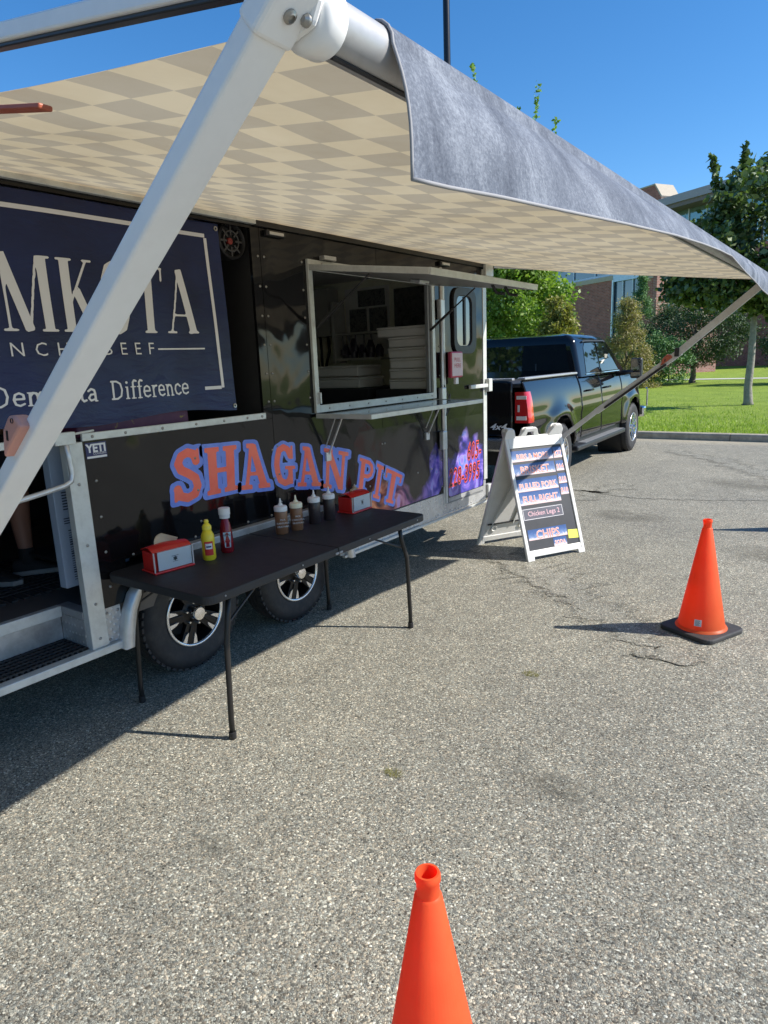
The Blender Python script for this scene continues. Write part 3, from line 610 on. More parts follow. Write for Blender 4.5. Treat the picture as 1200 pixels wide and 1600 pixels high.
tg_ = MB(); tg_.bar((-1.9, YC-.2, .44), (-1.22, 7.25, .46), .06, .10); tg_.bar((-.5, YC-.2, .44), (-1.18, 7.25, .46), .06, .10); tg_.box((-1.26, 7.15, .42), (-1.14, 7.4, .54)); tg_.build('tongue', BLK, tr, bevel=.006)
MB().box((-1.3, 6.9, .03), (-1.1, 7.0, .7)).build('tongue_jack', GREY, tr, bevel=.02)
fm = MB(); fm.box((-2.3, -1.5, .34), (-2.2, YC, .48)); fm.box((-.25, 1.9, .34), (-.15, YC, .48)); fm.box((-2.3, 2.70, .34), (-.15, 2.78, .46)); fm.build('chassis', STEEL, tr)
# silver trim
top = MB(); top.box((.0, .3, 2.520), (.03, 2.98, 2.565)); top.build('top_rail', ALUW, tr, bevel=.004)
MB().box((.0005, 2.985, 2.515), (.022, YC+.02, 2.575)).build('awning_rail', BLK, tr)
MB().box((.0, YJ+.048, 1.399), (.016, 2.955, 1.436)).build('sill_trim', ALUW, tr, bevel=.003)
MB().box((-.06, YJ+.048, 1.392), (-.002, 2.955, 1.404)).build('counter_sill', BLK, tr)
MB().box((.0, YC-.055, .56), (.018, YC+.004, 2.50)).build('corner_trim', ALUW, tr, bevel=.003)
MB().box((-.03, YC+.001, .56), (.017, YC+.012, 2.50)).build('corner_trim', ALUW, tr)
ct_ = MB(); ct_.box((.0, 2.06, .725), (.055, 3.40, .773)); ct_.box((-.01, 2.0, .700), (.075, 3.44, .7225)); ct_.build('fender_trim', ALU, tr, bevel=.004)
# fender front flare and arch
def flare(ys, zs, out, th, name):
    mb = MB(); P = list(zip(ys, zs)); n = len(P)
    A_ = [[(0.005, y, z), (out, y, z), (out, y+th*.9, z+.0), (0.005, y+th, z)] for y, z in P]
    mb.grid(A_); return mb.build(name, ALU, tr, smooth=True)
flare([1.80, 1.815, 1.84, 1.88, 1.94, 2.02, 2.08], [.33, .42, .52, .60, .66, .70, .71], .07, .055, 'fender')
flare([3.66, 3.64, 3.60, 3.55, 3.50, 3.45, 3.40], [.33, .42, .52, .60, .66, .70, .71], .06, .05, 'fender')
MB().box((-.9, 1.83, .70), (-.005, 3.6, .715)).build('wheel_well', BLKM, tr); MB().box((-.9, 1.80, .34), (-.88, 3.62, .70)).build('wheel_well', BLKM, tr)
def diamond_mat():
    k = NT('diamond_plate'); p = k.pos(); mp = k.N('Mapping'); mp.inputs['Rotation'].default_value = (R(45), 0, 0); k.L(p, mp.inputs[0])
    v = k.N('TexVoronoi', Scale=34., Randomness=.25); k.L(mp.outputs[0], v.inputs[0])
    h = k.ramp(v.outputs['Distance'], [(.12, (1,)*3), (.3, (0,)*3)])
    c = k.ramp(k.noise(4, 6, .7, p), [(.35, (.30, .30, .30)), (.7, (.62, .63, .63))]); c = k.mix(k.math('MULTIPLY', h, .5), c, (.85, .86, .86))
    k.set(Base_Color=c, Metallic=.4, Roughness=.36, Normal=k.bump(h, .8, .003)); return k.m
DIAM = diamond_mat()
MB().box((-.004, YJ+.047, .375), (.004, 1.835, .556)).build('corner_plate', DIAM, tr)
# lower silver skirt in front of the wheels
MB().prism([(3.60, .352), (YC, .36), (YC, .558), (3.545, .548), (3.57, .50)], -.02, .004, YZ).build('skirt', M('polished_skirt', (.60, .61, .61), .28, .5, var=.15, dirt=.2, bump=.25, bs=5, bd=.01), tr)
MB().box((.004, 3.62, .335), (.03, YC+.01, .352)).build('skirt_edge', ALUW, tr)
MB().box((.0045, 5.1, .448), (.012, YC-.06, .455)).build('skirt_joint', GREY, tr)
# door post, step, threshold
post = MB(); post.bar((.0, YJ+.0, .372), (.0, YJ, 1.436), .09, .03, (1, 0, 0)); 
MB().box((-.03, YJ-.045, .372), (.018, YJ+.045, 1.398)).build('door_post', ALUW, tr, bevel=.003)
MB().box((-.02, .6, .333), (.035, YJ+.13, .372)).build('step_rail', ALUW, tr, bevel=.004)
MB().box((-.30, .6, .34), (-.021, YJ-.05, .368)).build('step_tread', BLKM, tr)
gr = MB()
for i in range(40): y = .62+i*.027; gr.box((-.27, y, .368), (-.024, y+.012, .380))
for i in range(7): x = -.26+i*.038; gr.box((x, .62, .3805), (x+.010, YJ-.055, .386))
gr.build('rubber_mat', RUB, tr, kind='stuff')
MB().box((-.26, .6, .381), (-.245, YJ-.05, .505)).build('step_riser', DIAM, tr)
MB().box((-.244, YJ-.048, .381), (-.03, YJ-.043, .52)).build('step_side', DIAM, tr)
MB().box((-.262, .6, .506), (-.222, YJ-.05, .563)).build('threshold_trim', ALUW, tr, bevel=.003)
MB().box((-.262, YJ-.0495, .521), (-.032, YJ+.01, .563)).build('threshold_trim', GREY, tr, bevel=.004)
mt = MB()
for i in range(26): y = .7+i*.06; mt.box((-1.35, y, .561), (-.50, y+.03, .572))
for i in range(14): x = -1.34+i*.055; mt.box((x, .7, .5725), (x+.02, 2.28, .578))
mt.build('floor_mat', RUB, tr, kind='stuff')
# white half gate with bent tube handle
MB().box((-.01, .8, 1.402), (.016, YJ-.06, 1.436)).build('gate_rail', ALUW, tr, bevel=.003)
gt = MB(); gt.tube([(.03, 1.655, 1.41), (.035, 1.660, 1.33), (.035, 1.665, 1.26), (.035, 1.655, 1.225), (.035, 1.62, 1.208), (.035, 1.5, 1.19), (.035, 1.30, 1.165), (.035, .9, 1.12)], .013, 12); gt.build('gate_handle', ALU, tr, smooth=True)
lt = MB(); lt.box((.012, 1.60, 1.395), (.045, 1.70, 1.452)); lt.tube([(.035, 1.70, 1.44), (.035, 1.80, 1.447)], .006, 8); lt.build('gate_latch', ALUW, tr, bevel=.006)
# serving window frame, seams, screws
fr = MB(); fr.box((.0, 3.415, 1.395), (.022, 3.455, 2.372)); fr.box((.0, 4.90, 1.395), (.022, 4.945, 2.372)); fr.box((.0, 3.456, 2.335), (.021, 4.899, 2.371)); fr.box((.0, 3.456, 1.395), (.021, 4.899, 1.445)); fr.box((-.06, 3.457, 1.396), (-.001, 4.898, 1.43))
fr.build('window_frame', ALUW, tr, bevel=.003)
MB().box((-.03, 4.87, 1.45), (-.002, 4.90, 2.37)).build('window_track', GREY, tr)
sc = MB()
def screw(y, z, x=.001, r=.008): sc.lathe([(r, 0), (r*.8, .004), (0, .005)], 8, Matrix.Translation((x, y, z)) @ Matrix.Rotation(R(90), 4, 'Y'))
for y in (1.80, 1.98, 2.2, 2.42, 2.62, 2.8, 2.92): screw(y, 1.417, .016)
for z in np.arange(.66, 1.38, .18): screw(1.80, z); screw(2.40, z+.03); screw(3.00, z); screw(3.045, z+.02)
for z in np.arange(1.5, 2.5, .17): screw(3.00, z); screw(3.05, z); screw(3.38, z)
for y in np.arange(3.55, 4.9, .22): screw(y, 1.42, .0215, .007); screw(y, 2.352, .0215, .006); screw(y, 1.36, .001); screw(y, .80)
for z in np.arange(.62, 2.3, .24): screw(4.165, z) if z < 1.35 else None; screw(5.035, z); screw(4.20, z) if z < 1.35 else None
for z in (.42, .6, .9, 1.2): screw(YJ, z, .018)
for y in (1.76, 1.82): screw(y, .39, .004); screw(y, .53, .004)
for y in np.arange(3.75, 5.8, .3): screw(y, .38, .004)
for y in np.arange(1.95, 3.4, .2): screw(y, .79)
sc.build('screws', GOLDSCREW, tr, kind='stuff', smooth=True)
# hatch (awning door of the window), propped open
ht = MB(); p0 = Vector((.03, 3.42, 2.304)); p1 = Vector((.90, 3.42, 2.192)); d_ = (p1-p0).normalized(); nrm = Vector((-d_.z, 0, d_.x))
Th = Matrix(((d_.x, 0, nrm.x, p0.x), (0, 1, 0, p0.y), (d_.z, 0, nrm.z, p0.z), (0, 0, 0, 1)))
HT = MB(); HT.box((.0, .01, .0), (.895, 1.475, .028), Th); hat = HT.build('window_hatch', M('hatch_skin', (.20, .20, .20), .45, .3, dirt=.3), tr, bevel=.003)
e_ = MB(); e_.box((0, -.004, -.004), (.9, .012, .034), Th); e_.box((0, 1.472, -.004), (.9, 1.49, .034), Th); e_.box((.893, .0, -.005), (.912, 1.488, .035), Th); e_.box((-.02, 0, -.003), (.0, 1.488, .035), Th); e_.build('hatch_edge', ALUW, hat, bevel=.002)
hl = MB(); hl.box((.36, .62, -.022), (.44, .74, -.004), Th); hl.box((.375, .64, -.027), (.425, .72, -.020), Th); hl.build('hatch_latch', ALU, hat, bevel=.004)
for y in (1.05, 1.25):
    hk = MB(); hk.tube([Th @ Vector((.78, y-.03, -.002)), Th @ Vector((.80, y, -.05)), Th @ Vector((.86, y+.02, -.055))], .011, 8); hk.build('hatch_bracket', BLK, hat)
for y in (3.475, 4.87):
    st = MB(); a = Vector((.02, y, 1.95)); b = Th @ Vector((.42, y-3.42+(.02 if y < 4 else -.02), -.01)); m_ = a+(b-a)*.5
    st.tube([a, m_], .011, 8); st.tube([m_, b], .006, 8); st.build('gas_strut', STEEL, tr)
for y in (3.55, 4.52): MB().box((.003, y, 2.375), (.05, y+.12, 2.402)).build('hinge', ALU, tr, bevel=.003)
# counter shelf below the window
sh = MB(); sh.box((.024, 3.42, 1.366), (.47, 4.88, 1.388)); shf = sh.build('serving_shelf', M('shelf_black_laminate', (.05, .055, .06), .15, var=.1, coat=.3), tr, bevel=.002)
se = MB(); se.box((.471, 3.415, 1.362), (.487, 4.89, 1.392)); se.box((.024, 3.402, 1.362), (.487, 3.417, 1.392)); se.box((.024, 4.882, 1.362), (.487, 4.897, 1.392)); se.build('shelf_edge', ALUW, shf, bevel=.002)
for y in (3.52, 4.80):
    sb = MB(); sb.bar((.014, y, 1.10), (.15, y-.0, 1.362), .010, .010, (0, 1, 0)); sb.bar((.012, y-.022, 1.16), (.11, y-.022, 1.362), .006, .006, (0, 1, 0)); sb.box((.002, y-.03, 1.06), (.02, y+.02, 1.12)); sb.build('shelf_bracket', ALU, tr)
MB().box((.02, 3.437, 1.455), (.045, 3.45, 1.53)).build('window_handle', ALU, tr, bevel=.003)
# side door
DB = M('door_black', (.010, .010, .011), .08)
dr = MB(); dr.box((.0, 5.105, .46), (.012, 5.79, 2.335)); door = dr.build('door', BPAINT, tr)
de = MB(); de.box((.0, 5.075, .455), (.02, 5.104, 2.345)); de.box((.0, 5.055, .44), (.008, 5.074, 2.36)); de.build('door_edge', ALUW, door, bevel=.002)
MB().box((.0121, 5.12, .462), (.016, 5.785, .500)).build('kick_plate', DIAM, door)
dw = MB(); T_ = Matrix.Translation((.013, 0, 0)) @ YZ
outer = rrect(.40, .56, .10, 6, 5.435, 2.035); inner = rrect(.27, .42, .07, 6, 5.42, 2.035)
def ring(mb, o_, i_, a, b, T):
    n = len(o_); vs = [(x, y, a) for x, y in o_]+[(x, y, b) for x, y in o_]+[(x, y, b) for x, y in i_]+[(x, y, a) for x, y in i_]
    fs = []
    for k in range(n):
        k2 = (k+1) % n; fs += [(k, k2, n+k2, n+k), (n+k, n+k2, 2*n+k2, 2*n+k), (2*n+k, 2*n+k2, 3*n+k2, 3*n+k)]
    mb.add(vs, fs, T)
ring(dw, outer, inner, 0, .022, T_); dw.build('door_window_frame', BLK, door, bevel=.004)
MB().prism(inner, .004, .007, T_).build('door_window_glass', GLASS, door)
MB().box((.020, 5.425, 1.83), (.030, 5.452, 2.24)).build('door_window_bar', BLK, door)
dh = MB(); dh.box((.02, 5.50, 1.44), (.05, 5.86, 1.475)); dh.box((.018, 5.83, 1.40), (.06, 5.90, 1.52)); dh.build('door_handle', ALUW, door, bevel=.006)
cb = MB(); cb.tube([(.035, 5.02, 2.45), (.035, 5.02, .62)], .012, 10); 
cbo = cb.build('cam_bar', ALU, tr, smooth=True)
for z in (2.12, 1.40, 1.03): MB().box((.012, 4.985, z-.08), (.055, 5.055, z+.08)).build('cam_bar_latch', ALU, tr, bevel=.008)
MB().tube([(.045, 5.03, 1.50), (.05, 5.14, 1.33), (.05, 5.05, 1.24), (.05, 5.12, 1.42)], .006, 8).build('latch_chain', STEEL, tr)
# marker lamps near the top
for y, nm in ((3.14, 1), (5.12, 2)):
    m_ = MB(); m_.box((.0, y-.08, 2.468), (.03, y+.08, 2.505)); o_ = m_.build('marker_lamp', BLK, tr, bevel=.008)
    MB().box((.030, y-.06, 2.476), (.036, y+.06, 2.494)).build('lens', M('frosted_lens', (.62, .60, .55), .3), o_, bevel=.004)
# small blue and white sticker
STK = M('sticker_blue', (.01, .016, .10), .35); STW = M('print_white', (.72, .72, .74), .45, var=.03)
stk = MB().box((.0, 1.765, 1.310), (.0025, 1.875, 1.388)).build('sticker', STK, tr)
Tst = lambda y, z, x=.0035: frameT((x, y, z), (0, 1, 0), (0, 0, 1))
plain_text('sticker_lettering', 'YETI', .055, Tst(1.82, 1.358), STW, stk, offset=.0022, sx=.95)
plain_text('sticker_lettering', 'COOLERS', .016, Tst(1.835, 1.333), STW, stk)
MB().box((.003, 1.768, 1.312), (.0036, 1.872, 1.322)).build('sticker_stripe', STW, stk)
# printed flames in blue, violet and orange
def flame_mat():
    k = NT('flame_print'); p = k.pos(); sp = k.N('SeparateXYZ'); k.L(p, sp.inputs[0]); Y_, Z_ = sp.outputs[1], sp.outputs[2]
    n1 = k.noise(3.2, 1.5, .45, p, .7); n2 = k.noise(3.4, 2, .45, p, 2.8)
    blue = k.ramp(n2, [(.30, (.02, .02, .14)), (.44, (.07, .06, .38)), (.54, (.20, .13, .55)), (.62, (.34, .28, .68)), (.72, (.10, .20, .70))])
    fire = k.ramp(n2, [(.30, (.05, .01, .03)), (.45, (.45, .12, .05)), (.56, (.75, .30, .16)), (.66, (.60, .30, .62)), (.78, (.85, .60, .50))])
    f = k.ramp(k.math('MULTIPLY_ADD', Y_, 1.35, -5.55), [(0, (0,)*3), (1, (1,)*3)]); c = k.mix(f, fire, blue)
    # height of the flames along the wall
    hh = k.ramp(k.math('MULTIPLY_ADD', Y_, .5, -1.9), [(0, (.50,)*3), (.14, (.80,)*3), (.28, (.76,)*3), (.45, (.60,)*3), (.57, (.98,)*3), (.68, (.86,)*3), (.75, (.93,)*3), (.85, (1.0,)*3), (1, (.93,)*3)])
    m = k.math('SUBTRACT', k.math('ADD', hh, k.math('MULTIPLY_ADD', n1, .55, -.26)), Z_)
    mask = k.ramp(k.math('MULTIPLY_ADD', m, 9.0, .3), [(0, (0,)*3), (1, (1,)*3)])
    c = k.mix(mask, (.010, .010, .011), c)
    w1 = k.noise(2.3, 1.5, .4, p, .6); k.set(Base_Color=c, Roughness=.12, Normal=k.bump(w1, .45, .025)); return k.m
FL = flame_mat()
f1 = MB(); fill(f1, lambda X, Y: sd_rbox(X, Y, 3.82, .562, 5.048, 1.22, .01), 3.8, .55, 5.06, 1.23, .08, lambda a, b: (.0006, a, b)); f1.build('flame_decal', FL, tr)
f2 = MB(); fill(f2, lambda X, Y: sd_rbox(X, Y, 5.125, .505, 5.785, 1.20, .03), 5.1, .49, 5.81, 1.22, .04, lambda a, b: (.0128, a, b)); f2.build('flame_decal', FL, door)
# main lettering
LO = thin_print('orange_red_vinyl', [(.3, (.95, .14, .09)), (.7, (1.0, .22, .14))], 3, .28); LB = thin_print('blue_vinyl', [(.3, (.12, .21, .70)), (.7, (.20, .32, .85))], 4, .28)
QUADS = [('S', [(2.251, 1.285), (2.446, 1.292), (2.433, .998), (2.223, .998)]), ('H', [(2.458, 1.28), (2.719, 1.27), (2.698, 1.0), (2.451, 1.002)]), ('A', [(2.730, 1.273), (2.925, 1.257), (2.955, .968), (2.715, .99)]),
 ('G', [(3.001, 1.236), (3.196, 1.213), (3.188, .944), (2.99, .969)]), ('A', [(3.225, 1.202), (3.407, 1.17), (3.435, .893), (3.200, .93)]), ('N', [(3.483, 1.157), (3.743, 1.093), (3.684, .818), (3.452, .88)]),
 ('P', [(3.881, 1.037), (4.066, .973), (3.999, .723), (3.816, .79)]), ('I', [(4.074, .972), (4.196, .915), (4.110, .67), (3.999, .713)]), ('T', [(4.204, .914), (4.428, .818), (4.320, .589), (4.136, .657)])]
def bil(Q, u, v): # u 0..1 right, v 0..1 up
    (a, b, c, d) = Q; t = (a[0]+(b[0]-a[0])*u, a[1]+(b[1]-a[1])*u); bt = (d[0]+(c[0]-d[0])*u, d[1]+(c[1]-d[1])*u)
    return (bt[0]+(t[0]-bt[0])*v, bt[1]+(t[1]-bt[1])*v)
for ch_, Q in QUADS:
    stx = SLAB[ch_]
    for grow, x, mt_, nm in ((.082, .0018, LB, 'letter_outline'), (.0, .0026, LO, 'letter')):
        mb = MB(); fill(mb, lambda X, Y: glyph_sdf(X, Y, stx)-grow+.01, -.2, -.2, .84, 1.2, .022, lambda a, b: (x, *bil(Q, a/.62, b)))
        if nm == 'letter_outline': par = mb.build('lettering', mt_, tr)
        else: mb.build('letter_face', mt_, par)
# phone number on the door
PHR = M('phone_red', (.85, .10, .07), .35); PHD = M('phone_dark', (.05, .006, .02), .35)
for txt, y, z in (('605-', 5.60, .862), ('228-3995', 5.415, .665)):
    o_ = plain_text('phone_lettering', txt, .225, Tst(y, z, .0150), PHR, tr, offset=.0085, shear=.2, sx=.60, space=1.12)
    plain_text('phone_digits', txt, .225, Tst(y, z, .0160), PHD, o_, offset=-.001, shear=.2, sx=.60, space=1.12)
# wheels
def wheel(loc, r, wdt, rimr, style, parent, side=1):
    w = bpy.data.objects.new('wheel', None); COL.objects.link(w); w.parent = parent; w.empty_display_size = .1
    w.location = root_matrix(parent).inverted() @ Vector(loc); TX = Matrix.Rotation(R(90)*side, 4, 'Y')
    t = MB(); hw = wdt/2
    t.lathe([(rimr, -hw+.01), (rimr+.02, -hw), (r-.07, -hw-.006), (r-.03, -hw+.006), (r-.008, -hw+.03), (r, -hw+.06), (r, -.03), (r-.012, -.028), (r-.012, -.018), (r, -.016), (r, .016), (r-.012, .018), (r-.012, .028), (r, .03), (r, hw-.06), (r-.008, hw-.03), (r-.03, hw-.006), (r-.05, hw+.003), (r-.07, hw+.006), (rimr+.035, hw+.001), (rimr+.02, hw), (rimr, hw-.01)], 56, TX)
    for k in range(48):   # tread blocks at the shoulder
        a = 2*math.pi*k/48; T2 = TX @ Matrix.Rotation(a, 4, 'Z')
        t.box((r-.012, -.014, hw-.050), (r+.001, .014, hw-.022), T2)
    t.build('tyre', RUB, w, smooth='auto', world=False)
    rb = MB(); rb.lathe([(rimr, hw-.012), (rimr-.012, hw-.016), (rimr-.03, hw-.06), (rimr-.035, -hw+.02)], 48, TX); rb.lathe([(rimr-.03, -hw+.05), (0, -hw+.05)], 32, TX)
    rb.build('rim_barrel', M('black_rim', (.012, .012, .013), .3, .4) if style == 'alloy' else CHROME, w, smooth='auto', world=False)
    rl = MB(); rl.lathe([(rimr+.004, hw-.004), (rimr+.002, hw+.003), (rimr-.010, hw+.002), (rimr-.014, hw-.008)], 56, TX); rl.build('rim_lip', M('machined_alloy', (.72, .72, .73), .22, .8, var=.03), w, smooth=True, world=False)
    sp = MB(); fa = MB()
    n = 5 if style == 'alloy' else 8; z1 = hw-.006; z0 = hw-.05
    for k in range(n):
        T2 = TX @ Matrix.Rotation(2*math.pi*k/n+.31+(.63 if style == 'alloy' else 0), 4, 'Z')
        if style == 'alloy':
            sp.prism([(.035, -.030), (.035, .030), (rimr-.012, .055), (rimr-.012, -.055)], z0, z1-.012, T2)
            for s_ in (1, -1): fa.prism([(rimr*.60, s_*.022), (rimr*.68, s_*.036), (rimr-.013, s_*.054), (rimr-.013, s_*.024)], z1-.014, z1, T2)
            sp.prism([(.08, -.010), (.08, .010), (rimr-.014, .018), (rimr-.014, -.018)], z1-.012, z1-.004, T2)
        else:
            sp.prism([(.06, -.02), (.06, .02), (rimr-.01, .034), (rimr-.01, -.034)], z0-.01, z1, T2)
    sp.lathe([(.085, z0-.01), (.085, z1-.014), (.055, z1-.012), (0, z1-.012)], 28, TX)
    sp.build('spokes', M('black_rim', (.012, .012, .013), .3, .4) if style == 'alloy' else CHROME, w, bevel=.003, world=False)
    if style == 'alloy': fa.build('spoke_faces', M('machined_alloy'), w, world=False)
    hb = MB(); hb.lathe([(.042, z1-.012), (.042, z1+.03), (.036, z1+.042), (0, z1+.046)], 28, TX); hb.build('hub_cap', CHROME, w, smooth='auto', world=False)
    ln = MB()
    for k in range(6 if style == 'alloy' else 8):
        a = 2*math.pi*k/(6 if style == 'alloy' else 8)+.2; q_ = .066 if style == 'alloy' else .08
        ln.lathe([(.009, z1-.012), (.009, z1+.008), (.005, z1+.014), (0, z1+.014)], 8, TX @ Matrix.Translation((q_*math.cos(a), q_*math.sin(a), 0)))
    ln.build('lug_nuts', CHROME, w, smooth='auto', world=False, kind='stuff')
    return w
for y in (2.318, 3.181): wheel((-.13, y, .342), .342, .21, .195, 'alloy', tr)
for y in (2.318, 3.181): wheel((-2.3, y, .342), .342, .21, .195, 'alloy', tr, -1)
MB().box((-2.2, 2.3, .31), (-.25, 2.34, .36)).build('axle', STEEL, tr); MB().box((-2.2, 3.16, .31), (-.25, 3.2, .36)).build('axle', STEEL, tr)

# interior of the kitchen
kc = thing('kitchen_counter', 'dark counter inside the serving window', 'counter', (-.9, 4.6, .6))
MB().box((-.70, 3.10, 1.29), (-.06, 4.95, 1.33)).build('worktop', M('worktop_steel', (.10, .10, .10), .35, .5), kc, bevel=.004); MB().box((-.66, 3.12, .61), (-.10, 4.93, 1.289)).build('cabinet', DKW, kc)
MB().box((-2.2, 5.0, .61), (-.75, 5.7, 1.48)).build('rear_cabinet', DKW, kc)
MB().box((-.66, 5.0, .61), (-.08, 5.40, 1.47)).build('side_cabinet', DKW, kc)
fo = MB(); rg = random.Random(3)
for i in range(90): x, y = rg.uniform(-.6, -.15), rg.uniform(3.6, 4.5); s_ = rg.uniform(.015, .04); fo.lathe([(0, 0), (s_, .004), (s_*.8, s_*.5), (0, s_*.6)], 6, Matrix.Translation((x, y, 1.331+rg.random()*.02)))
tag(fo.build('food_tray', M('browned_food', (.12, .07, .03), .6, var=.4, vs=20)), 'heap of browned food on the worktop behind the window sill', None, None, 'stuff')
eb = thing('electrical_box', 'grey wall mounted heater box with three hoses inside the trailer', 'heater', (-1.9, 5.79, 1.67))
MB().box((-2.09, 5.62, 2.0), (-1.70, 5.81, 2.49)).build('housing', M('heater_grey', (.36, .36, .32), .5), eb, bevel=.012); MB().box((-1.93, 5.612, 2.17), (-1.87, 5.62, 2.28)).build('display', BLK, eb)
hz = MB()
for x in (-2.0, -1.91, -1.80): hz.tube([(x, 5.72, 2.0), (x+.01, 5.72, 1.85), (x*.4-1.9*.6, 5.72, 1.66)], .014, 8)
hz.build('hose', BLK, eb, smooth=True)
po = [(-1.44, -1.10, 2.28, 2.44), (-1.56, -1.34, 2.03, 2.26), (-1.30, -1.08, 2.02, 2.26)]
for i, (xa, xb, za, zb) in enumerate(po):
    tag(MB().box((xa, 5.805, za), (xb, 5.815, zb)).build('poster', thin_print('poster_print_%d' % i, [(.35, (.04, .04, .045)), (.55, (.2, .2, .19)), (.6, (.05, .05, .06))], 16, .5, 5)), ['dark wide poster high on the wall inside the trailer', 'dark poster beside the heater box inside the trailer', 'grey poster in the middle of the wall inside the trailer'][i], 'poster')
tag(MB().box((-.98, 5.80, 1.98), (-.55, 5.815, 2.42)).build('poster', thin_print('poster_print_9', [(.35, (.02, .02, .022)), (.6, (.12, .12, .11)), (.66, (.03, .03, .03))], 12, .5, 5)), 'large dark poster above the stack of white boxes inside the trailer', 'poster')
for i, (x, l_) in enumerate(((-1.55, .20), (-1.46, .26), (-1.38, .17), (-1.27, .24), (-1.18, .19))):
    u_ = MB(); u_.tube([(x, 5.66, 1.995), (x, 5.66, 1.995-l_*.6)], .006, 6); u_.lathe([(0, 0), (.03, .01), (.026, .06), (0, .07)], 10, Matrix.Translation((x, 5.66, 1.995-l_))); tag(u_.build('hanging_utensil', M('dark_jar', (.035, .03, .05), .3)), ['leftmost', 'longest', 'short middle', 'fourth', 'rightmost'][i]+' dark utensil hanging under the upper shelf in the trailer', 'utensil', 'utensils hanging in the trailer')
tag(MB().box((-1.62, 5.817, 1.79), (-1.05, 5.8235, 2.47)).build('notice_board', M('board_white', (.75, .74, .68), .6)), 'white board behind the posters and utensils inside the trailer', 'board')
ws = thing('wall_shelf', 'white wall shelf with dark utensils inside the trailer', 'shelf', (-1.35, 5.8, 1.76))
MB().box((-1.62, 5.62, 1.74), (-1.05, 5.81, 1.765)).build('board', M('shelf_white', (.5, .5, .45), .5), ws); MB().box((-1.62, 5.62, 2.0), (-1.05, 5.81, 2.02)).build('board', M('shelf_white'), ws); MB().box((-1.66, 5.62, 1.72), (-1.622, 5.80, 2.34)).build('side', M('shelf_white'), ws)
rg = random.Random(8)
for i in range(5):
    x = -1.55+i*.11; h_ = rg.uniform(.12, .2); tag(MB().lathe([(.0, 0), (.04, 0), (.045, h_*.6), (.02, h_), (0, h_)], 14, Matrix.Translation((x, 5.70, 1.766))).build('jar', M('dark_jar', (.035, .03, .05), .3), smooth='auto'), ['leftmost', 'second', 'middle', 'fourth', 'rightmost'][i]+' of the five dark jars standing on the white wall shelf in the trailer', 'jar', 'jars on the wall shelf')
FOAM = M('white_foam', (.80, .78, .74), .75, var=.05)
def foam_box(x, y, z, rz, label, w=.40, d=.42, h=.085):
    t = thing('foam_box', label, 'takeout box', (x, y, z), rz, 'white takeout boxes stacked in the trailer')
    b = MB(); b.box((-w/2, -d/2, 0), (w/2, d/2, h*.78)); b.build('base', FOAM, t, bevel=.012, world=False)
    b = MB(); b.box((-w/2-.005, -d/2-.005, h*.785), (w/2+.005, d/2+.005, h)); b.build('lid', FOAM, t, bevel=.014, world=False)
    return t
zz = 1.472; nms = ['lowest', 'second from the bottom', 'third from the bottom', 'fourth from the bottom', 'fifth from the bottom', 'topmost and widest']
for i in range(6): foam_box(-.30+(-.06 if i == 5 else (i % 3)*.008), 5.12, zz+i*.09, .04*(i % 3-1), nms[i]+' white box of the tall stack behind the window', .40 if i < 5 else .50, .26)
for i in range(2): foam_box(-1.25-.03*i, 5.35, 1.482+i*.11, .05*i, ['lower', 'upper'][i]+' of the two wide white boxes at the back of the kitchen', .58, .4, .10)
tag(MB().box((-.42, 4.99, 1.331), (-.10, 5.0, 1.40)).build('red_packet', M('red_packet', (.4, .03, .03), .5)), 'red packet at the foot of the white box stack', 'packet')
# carton standing in the doorway
ca = thing('carton', 'tall pale blue flattened carton with printed barcode in the doorway', 'carton', (-.18, 1.83, .56))
MB().box((-.21, 1.656, .665), (-.15, 2.02, 1.40)).build('body', M('pale_blue_card', (.30, .37, .47), .7, var=.06), ca, bevel=.003)
bc = MB(); rg = random.Random(4)
for i in range(22): z = .70+i*.012; bc.box((-.1495, 1.705, z), (-.1485, 1.76, z+rg.choice((.003, .005, .007))))
for i in range(7): z = 1.06+i*.014; bc.box((-.1495, 1.695, z), (-.1485, 1.695+rg.uniform(.03, .07), z+.006))
for i in range(3): z = .99+i*.012; bc.box((-.1495, 1.69, z), (-.1485, 1.69+rg.uniform(.02, .04), z+.005))
bc.build('printing', M('ink', (.03, .035, .05), .7), ca)
tag(MB().box((-.5, 1.78, 1.405), (-.08, 2.45, 1.50)).build('snack_box', thin_print('purple_gold_card', [(.4, (.10, .02, .08)), (.62, (.13, .03, .09)), (.68, (.35, .25, .06))], 9, .5, 4), bevel=.01), 'purple and gold box under the bottom edge of the banner', 'box')

